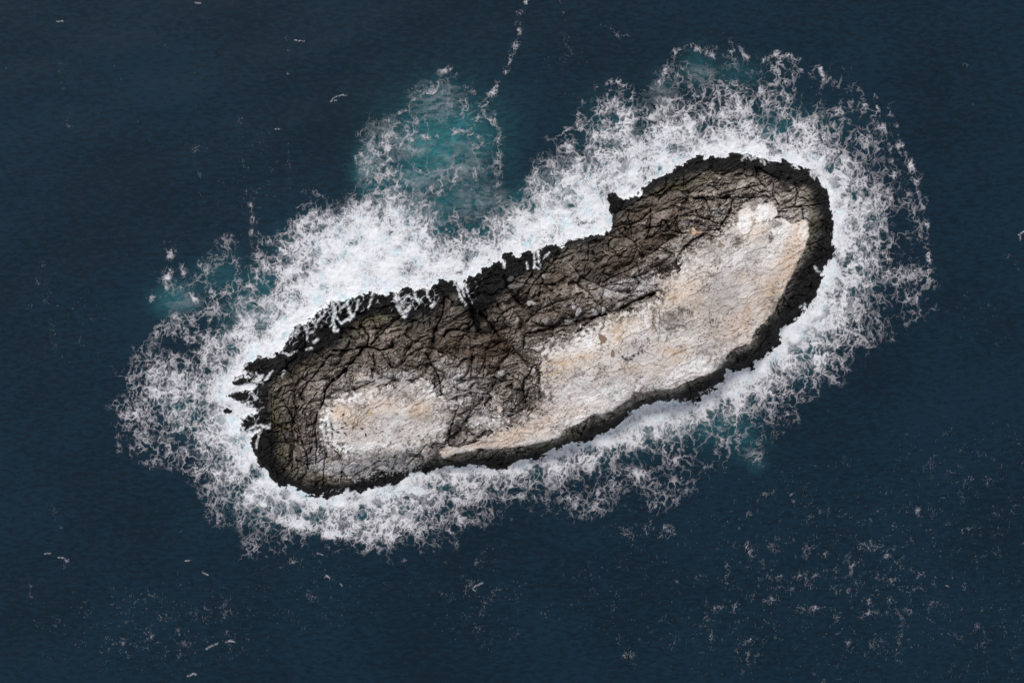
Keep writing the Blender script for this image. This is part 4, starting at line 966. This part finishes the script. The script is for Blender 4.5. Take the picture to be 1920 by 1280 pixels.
sea = grid_part('sea', to_world(SX, SY, SZ * 1.0), np.ones((len(gy) - 1, len(gx) - 1), bool), M_sea, smooth=True, attrs={'bubbles': aer_s})
tag(sea, 'dark blue open sea around the islet', kind='structure')

# ------------------------------------------------------------------ loose rocks, pools and birds
def ground(x, y):
    return float(IS.sample(HT, np.asarray([x], F), np.asarray([y], F))[0])


def oval(x, y, rx, ry, ang=0, n=9, seed=0):
    r = random.Random(seed)
    a0 = math.radians(ang)
    out = []
    for k in range(n):
        t = 2 * math.pi * k / n
        q = 1 + r.uniform(-0.13, 0.13)
        px, py = rx * q * math.cos(t), ry * q * math.sin(t)
        out.append((x + px * math.cos(a0) - py * math.sin(a0), y + px * math.sin(a0) + py * math.cos(a0)))
    return out


def loose_rock(name, outline, rise, base_col, fleck_col, fleck, material, label, cat, group=None, seed=1, sharp=0.5, z0=None):
    """a rock with the given plan outline, standing on the islet (or in the water when z0 is given)"""
    P = np.asarray(outline, float)
    c = P.mean(0)
    # resample the outline
    L = np.r_[0, np.cumsum(np.hypot(*np.diff(np.vstack([P, P[:1]]), axis=0).T))]
    n = 44
    tt = np.linspace(0, L[-1], n, endpoint=False)
    PP = np.vstack([P, P[:1]])
    ox_, oy_ = np.interp(tt, L, PP[:, 0]), np.interp(tt, L, PP[:, 1])
    zb = ground(*c) if z0 is None else z0
    jg = (2.6 if z0 is not None else 0.7)
    ox_ = ox_ + jg * perlin(ox_.astype(F) / 5, oy_.astype(F) / 5, 240 + seed)
    oy_ = oy_ + jg * perlin(ox_.astype(F) / 5, oy_.astype(F) / 5, 250 + seed)
    rings = [1.0, 0.97, 0.90, 0.78, 0.62, 0.44, 0.24, 0.10]
    vx, vy, vz = [], [], []
    for ri, r in enumerate(rings):
        x_, y_ = c[0] + (ox_ - c[0]) * r, c[1] + (oy_ - c[1]) * r
        nzv = perlin(x_.astype(F) / 4.5, y_.astype(F) / 4.5, 200 + seed) + 0.6 * perlin(x_.astype(F) / 1.9, y_.astype(F) / 1.9, 210 + seed)
        top = rise * (1 - r ** (2 + 3 * sharp)) ** 0.6
        zz = zb + top + 0.20 * rise * nzv * (1 - 0.3 * (ri == 0))
        if ri == 0:
            zz = np.full(n, zb - 0.9)
        vx.append(x_ + 0.5 * nzv * r); vy.append(y_ + 0.4 * nzv * r); vz.append(zz)
    vx.append([c[0]]); vy.append([c[1]]); vz.append([zb + rise * 1.0])
    vx, vy, vz = (np.concatenate(k).astype(F) for k in (vx, vy, vz))
    fl_ = []
    for r in range(len(rings) - 1):
        for k in range(n):
            k2_ = (k + 1) % n
            fl_.append((r * n + k2_, r * n + k, (r + 1) * n + k, (r + 1) * n + k2_))
    last, tip = (len(rings) - 1) * n, len(rings) * n
    tri = [(last + (k + 1) % n, last + k, tip) for k in range(n)]
    wx_, wy_, wz_ = to_world(vx, vy, vz)
    cw = [float(k[0]) for k in to_world(np.asarray([c[0]], F), np.asarray([c[1]], F), np.asarray([zb], F))]
    V_ = np.stack([wx_ - cw[0], wy_ - cw[1], wz_ - cw[2]], -1)
    m_ = bpy.data.meshes.new(name)
    m_.from_pydata([tuple(map(float, k)) for k in V_], [], fl_ + tri)
    m_.update()
    nf_ = perlin(vx / 3.0, vy / 3.0, 220 + seed) + 0.7 * perlin(vx / 1.3, vy / 1.3, 230 + seed)
    cc = np.tile(np.asarray(base_col, F), (len(vx), 1)) * np.exp(0.25 * nf_)[:, None]
    cc = mix3(cc, fleck_col, sstep(0.1, 0.5, nf_ + fleck - 0.5) if fleck > 0 else np.zeros(len(vx), F))
    m_.attributes.new('albedo', 'FLOAT_COLOR', 'POINT').data.foreach_set('color', np.c_[cc, np.ones(len(vx))].astype(F).ravel())
    m_.materials.append(material)
    o = bpy.data.objects.new(name, m_)
    COL.objects.link(o)
    o.location = cw
    return tag(o, label, cat, group)


WHITE, GREY, BROWN = (0.50, 0.475, 0.465), (0.20, 0.185, 0.172), (0.10, 0.085, 0.07)
GRP = 'loose boulders lying in the brown gully'
for k, (outl, rise, bc, fc, fk, lab) in enumerate([
    ([(1101.5,589.7),(1106,580),(1109,572),(1119,570),(1125,576),(1125,586.5),(1120,592),(1109,593.6)], 1.0, WHITE, GREY, .55, 'largest white-crusted boulder with grey spots, above the long brown ledge crack'),
    ([(1131,574),(1136,574),(1138,580),(1134,587),(1128,590),(1126,585),(1127,577)], 0.8, WHITE, BROWN, .4, 'narrow white boulder tucked against the largest spotted boulder'),
    ([(1078,591),(1081,582),(1086,575),(1090.6,577),(1092,583),(1087.5,590),(1081,595)], 0.8, WHITE, BROWN, .6, 'long streaky white boulder left of the largest spotted boulder'),
    (oval(1076,577,5.2,4.6,20,seed=4), 0.6, WHITE, GREY, .2, 'small round white boulder touching the long streaky one'),
    (oval(1072.5,567.5,4.4,4.2,0,seed=5), 0.5, WHITE, GREY, .3, 'smallest round pale boulder above its round white neighbour'),
    ([(1056,600),(1067,596),(1076.5,598),(1074,606),(1066,611),(1058,608)], 0.7, (.42,.40,.39), BROWN, .7, 'cracked white and brown boulder at the foot of the gully'),
    (oval(1022,602,8,6,10,seed=7), 0.7, (.24,.225,.215), WHITE, .2, 'rounded grey boulder alone in the brown rubble'),
    (oval(994,568.5,8,5.4,-12,seed=8), 0.7, (.40,.38,.365), GREY, .4, 'bright oval boulder in the dark fractured slope'),
    (oval(1001.5,569.5,3.8,3.6,0,seed=9), 0.4, (.42,.40,.38), GREY, .3, 'little pale stone beside the bright oval boulder'),
    ([(952,537),(957,533),(966,533),(975,538),(973,543),(964,543),(955,541)], 1.0, (.155,.15,.138), WHITE, .12, 'slanted grey block by the deep crack near the black rim'),
    (oval(958,523,8,5.5,-30,seed=11), 0.9, (.085,.085,.075), GREY, .1, 'dark greenish oval boulder just inside the black rim'),
    (oval(1020,518.5,5,4.4,0,seed=12), 0.6, (.28,.265,.25), WHITE, .3, 'pale grey stone by the diagonal crack of the upper slope'),
    (oval(939.5,699.5,8.6,5.6,-12,seed=13), 0.7, WHITE, GREY, .6, 'mottled white boulder amid ochre soil between the two guano fields'),
    (oval(1000.5,696,4.6,6.4,20,seed=14), 0.6, WHITE, GREY, .3, 'upright white stone at the edge of the tan guano'),
    (oval(909.5,698,2.8,6.6,0,seed=15), 0.5, (.36,.33,.30), BROWN, .4, 'thin upright pale stone in a brown cleft'),
]):
    loose_rock('boulder', outl, rise, bc, fc, fk, M_rock, lab, 'boulder', GRP, seed=k)

loose_rock('wedge_rock', [(1295,446),(1296,436),(1297,428),(1300,425),(1303,431),(1309,434),(1315,435),(1321,433),(1322,435),(1316,438.5),(1305,441),(1298,445)], 1.0,
           (0.56, 0.375, 0.25), (0.66, 0.52, 0.40), 0.45, M_guano, 'curved triangular tan rock slab beside a dark hollow', 'rock', None, 31, 0.9)
BLK = (0.0125, 0.0122, 0.0124)
SEA_ROCKS = 'black wet rocks awash off the islet'
for k, (outl, rise, lab) in enumerate([
    ([(418,772),(421,767),(428,764),(435,767),(437,772),(431,776),(423,776)], 0.22, 'small dark rock swirled over by foam off the western tip'),
    ([(1137,372),(1139,364),(1147,359),(1155,363),(1160,370),(1170,376),(1168,390),(1158,398),(1146,402),(1141,394),(1143,384)], 1.3, 'jagged black rock in the notch of the northern shore'),
]):
    loose_rock('sea_rock', outl, rise, BLK, (0.03, 0.029, 0.028), 0.3, M_wet, lab, 'rock', SEA_ROCKS, seed=40 + k, z0=0.05)


def pool(outline, colour, label, seed):
    P = np.asarray(outline, F)
    c = P.mean(0)
    z = ground(*c) + 0.10
    n = len(P)
    pts = np.vstack([P, c + (P - c) * 0.86, c[None]])
    hs = np.r_[np.full(n, z - 0.25), np.full(n, z), z].astype(F)
    wx_, wy_, wz_ = to_world(pts[:, 0].astype(F), pts[:, 1].astype(F), hs)
    cx_, cy_, cz_ = float(wx_[-1]), float(wy_[-1]), z
    m_ = bpy.data.meshes.new('puddle')
    fc_ = [((k + 1) % n, k, n + k, n + (k + 1) % n) for k in range(n)] + [(n + (k + 1) % n, n + k, 2 * n) for k in range(n)]
    m_.from_pydata([(float(a_) - cx_, float(b_) - cy_, float(c_) - cz_) for a_, b_, c_ in zip(wx_, wy_, wz_)], [], fc_)
    mt, nn_, ll_, bb_ = new_mat('pool_water')
    tn = nn_.new('ShaderNodeTexNoise'); tn.inputs['Scale'].default_value = 2.0; tn.inputs['Detail'].default_value = 3
    cr_ = nn_.new('ShaderNodeMix'); cr_.data_type = 'RGBA'
    cr_.inputs['A'].default_value = tuple(k * 0.82 for k in colour) + (1,)
    cr_.inputs['B'].default_value = tuple(k * 1.18 for k in colour) + (1,)
    tcn = nn_.new('ShaderNodeTexCoord'); ll_.new(tcn.outputs['Object'], tn.inputs['Vector'])
    ll_.new(tn.outputs['Fac'], cr_.inputs['Factor']); ll_.new(cr_.outputs['Result'], bb_.inputs['Base Color'])
    bb_.inputs['Roughness'].default_value = 0.25
    m_.materials.append(mt)
    o = bpy.data.objects.new('puddle', m_)
    COL.objects.link(o)
    o.location = (cx_, cy_, cz_)
    return tag(o, label, 'puddle', 'stagnant pools on the guano')


pool([(1346,463),(1347,456),(1350,450),(1352,455),(1356,457),(1360,461),(1357,465),(1350,465)], (0.27, 0.21, 0.12), 'small olive triangular pool in the pale guano', 1)
pool([(1121,625),(1127,626),(1133,630),(1139,634),(1135,643),(1134,650),(1137,656),(1130,657),(1126,648),(1124,638)], (0.25, 0.16, 0.11), 'long reddish brown pool between white rock and tan guano', 2)
pool([(1145,657),(1148,655),(1152,656),(1152,669),(1149,670),(1145,668)], (0.25, 0.16, 0.11), 'little square brown pool below the long reddish brown one', 3)


def bird_mesh():
    """a dark seabird sitting: a tapered body with a tail wedge, a neck, a head and a bill, one closed skin swept along its length"""
    prof = [(-0.30, 0.005, 0.03, 0.10), (-0.24, 0.045, 0.022, 0.105), (-0.15, 0.085, 0.06, 0.11), (-0.03, 0.115, 0.095, 0.115), (0.08, 0.105, 0.095, 0.13), (0.15, 0.065, 0.07, 0.18),
            (0.185, 0.045, 0.05, 0.25), (0.22, 0.05, 0.05, 0.30), (0.26, 0.042, 0.04, 0.31), (0.29, 0.016, 0.015, 0.305), (0.35, 0.004, 0.004, 0.29)]
    n = 10
    V_, F_ = [], []
    for x_, w_, h_, z_ in prof:
        for k in range(n):
            t_ = 2 * math.pi * k / n
            V_.append((x_, w_ * math.cos(t_), z_ + h_ * math.sin(t_)))
    for r in range(len(prof) - 1):
        for k in range(n):
            F_.append((r * n + k, r * n + (k + 1) % n, (r + 1) * n + (k + 1) % n, (r + 1) * n + k))
    F_ += [tuple(range(n))[::-1], tuple((len(prof) - 1) * n + k for k in range(n))]
    m_ = bpy.data.meshes.new('seabird')
    m_.from_pydata(V_, [], F_)
    m_.polygons.foreach_set('use_smooth', np.ones(len(F_), bool))
    mt, nn_, ll_, bb_ = new_mat('dark_plumage')
    tn = nn_.new('ShaderNodeTexNoise'); tn.inputs['Scale'].default_value = 18
    cr_ = nn_.new('ShaderNodeMix'); cr_.data_type = 'RGBA'
    cr_.inputs['A'].default_value = (0.012, 0.011, 0.012, 1); cr_.inputs['B'].default_value = (0.035, 0.03, 0.028, 1)
    ll_.new(tn.outputs['Fac'], cr_.inputs['Factor']); ll_.new(cr_.outputs['Result'], bb_.inputs['Base Color'])
    bb_.inputs['Roughness'].default_value = 0.7
    m_.materials.append(mt)
    return m_


BM = bird_mesh()
proto = None
rr = random.Random(5)
for grp, lab, spots in [
    ('dark birds on the white corner', 'small dark seabird resting on the bright white western corner of the guano', [(603.3,791.3),(611.5,796.7),(621,795.8),(623.8,804),(623,813.5),(622.2,769.8)]),
    ('dark birds on the west tan patch', 'small dark seabird resting on the tan patch of the smaller guano field', [(641.6,801),(633.4,809.6),(647,811.6),(643.5,776.8),(647.4,793),(661.9,801),(679,803),(685.7,814.5)]),
    ('dark birds on the large guano field', 'small dark seabird resting mid-field near the brown pools', [(1187.8,666.8),(1173,673),(1182.8,672.8),(1196.6,662.4),(1203.6,657.7),(1167.4,669)])]:
    for (x_, y_) in spots:
        if proto is None:
            o = bpy.data.objects.new('seabird', BM)
            proto = o
        else:
            o = proto.copy()
        COL.objects.link(o)
        z_ = max(ground(x_ + a_, y_ + b_) for a_ in (-1, 0, 1) for b_ in (-1, 0, 1))
        w_ = to_world(np.asarray([x_], F), np.asarray([y_], F), np.asarray([z_], F))
        o.location = (float(w_[0][0]), float(w_[1][0]), z_ - 0.03)
        o.rotation_euler = (0, 0, rr.uniform(0, 6.28))
        o.scale = (1.25,) * 3
        tag(o, lab, 'bird', grp)
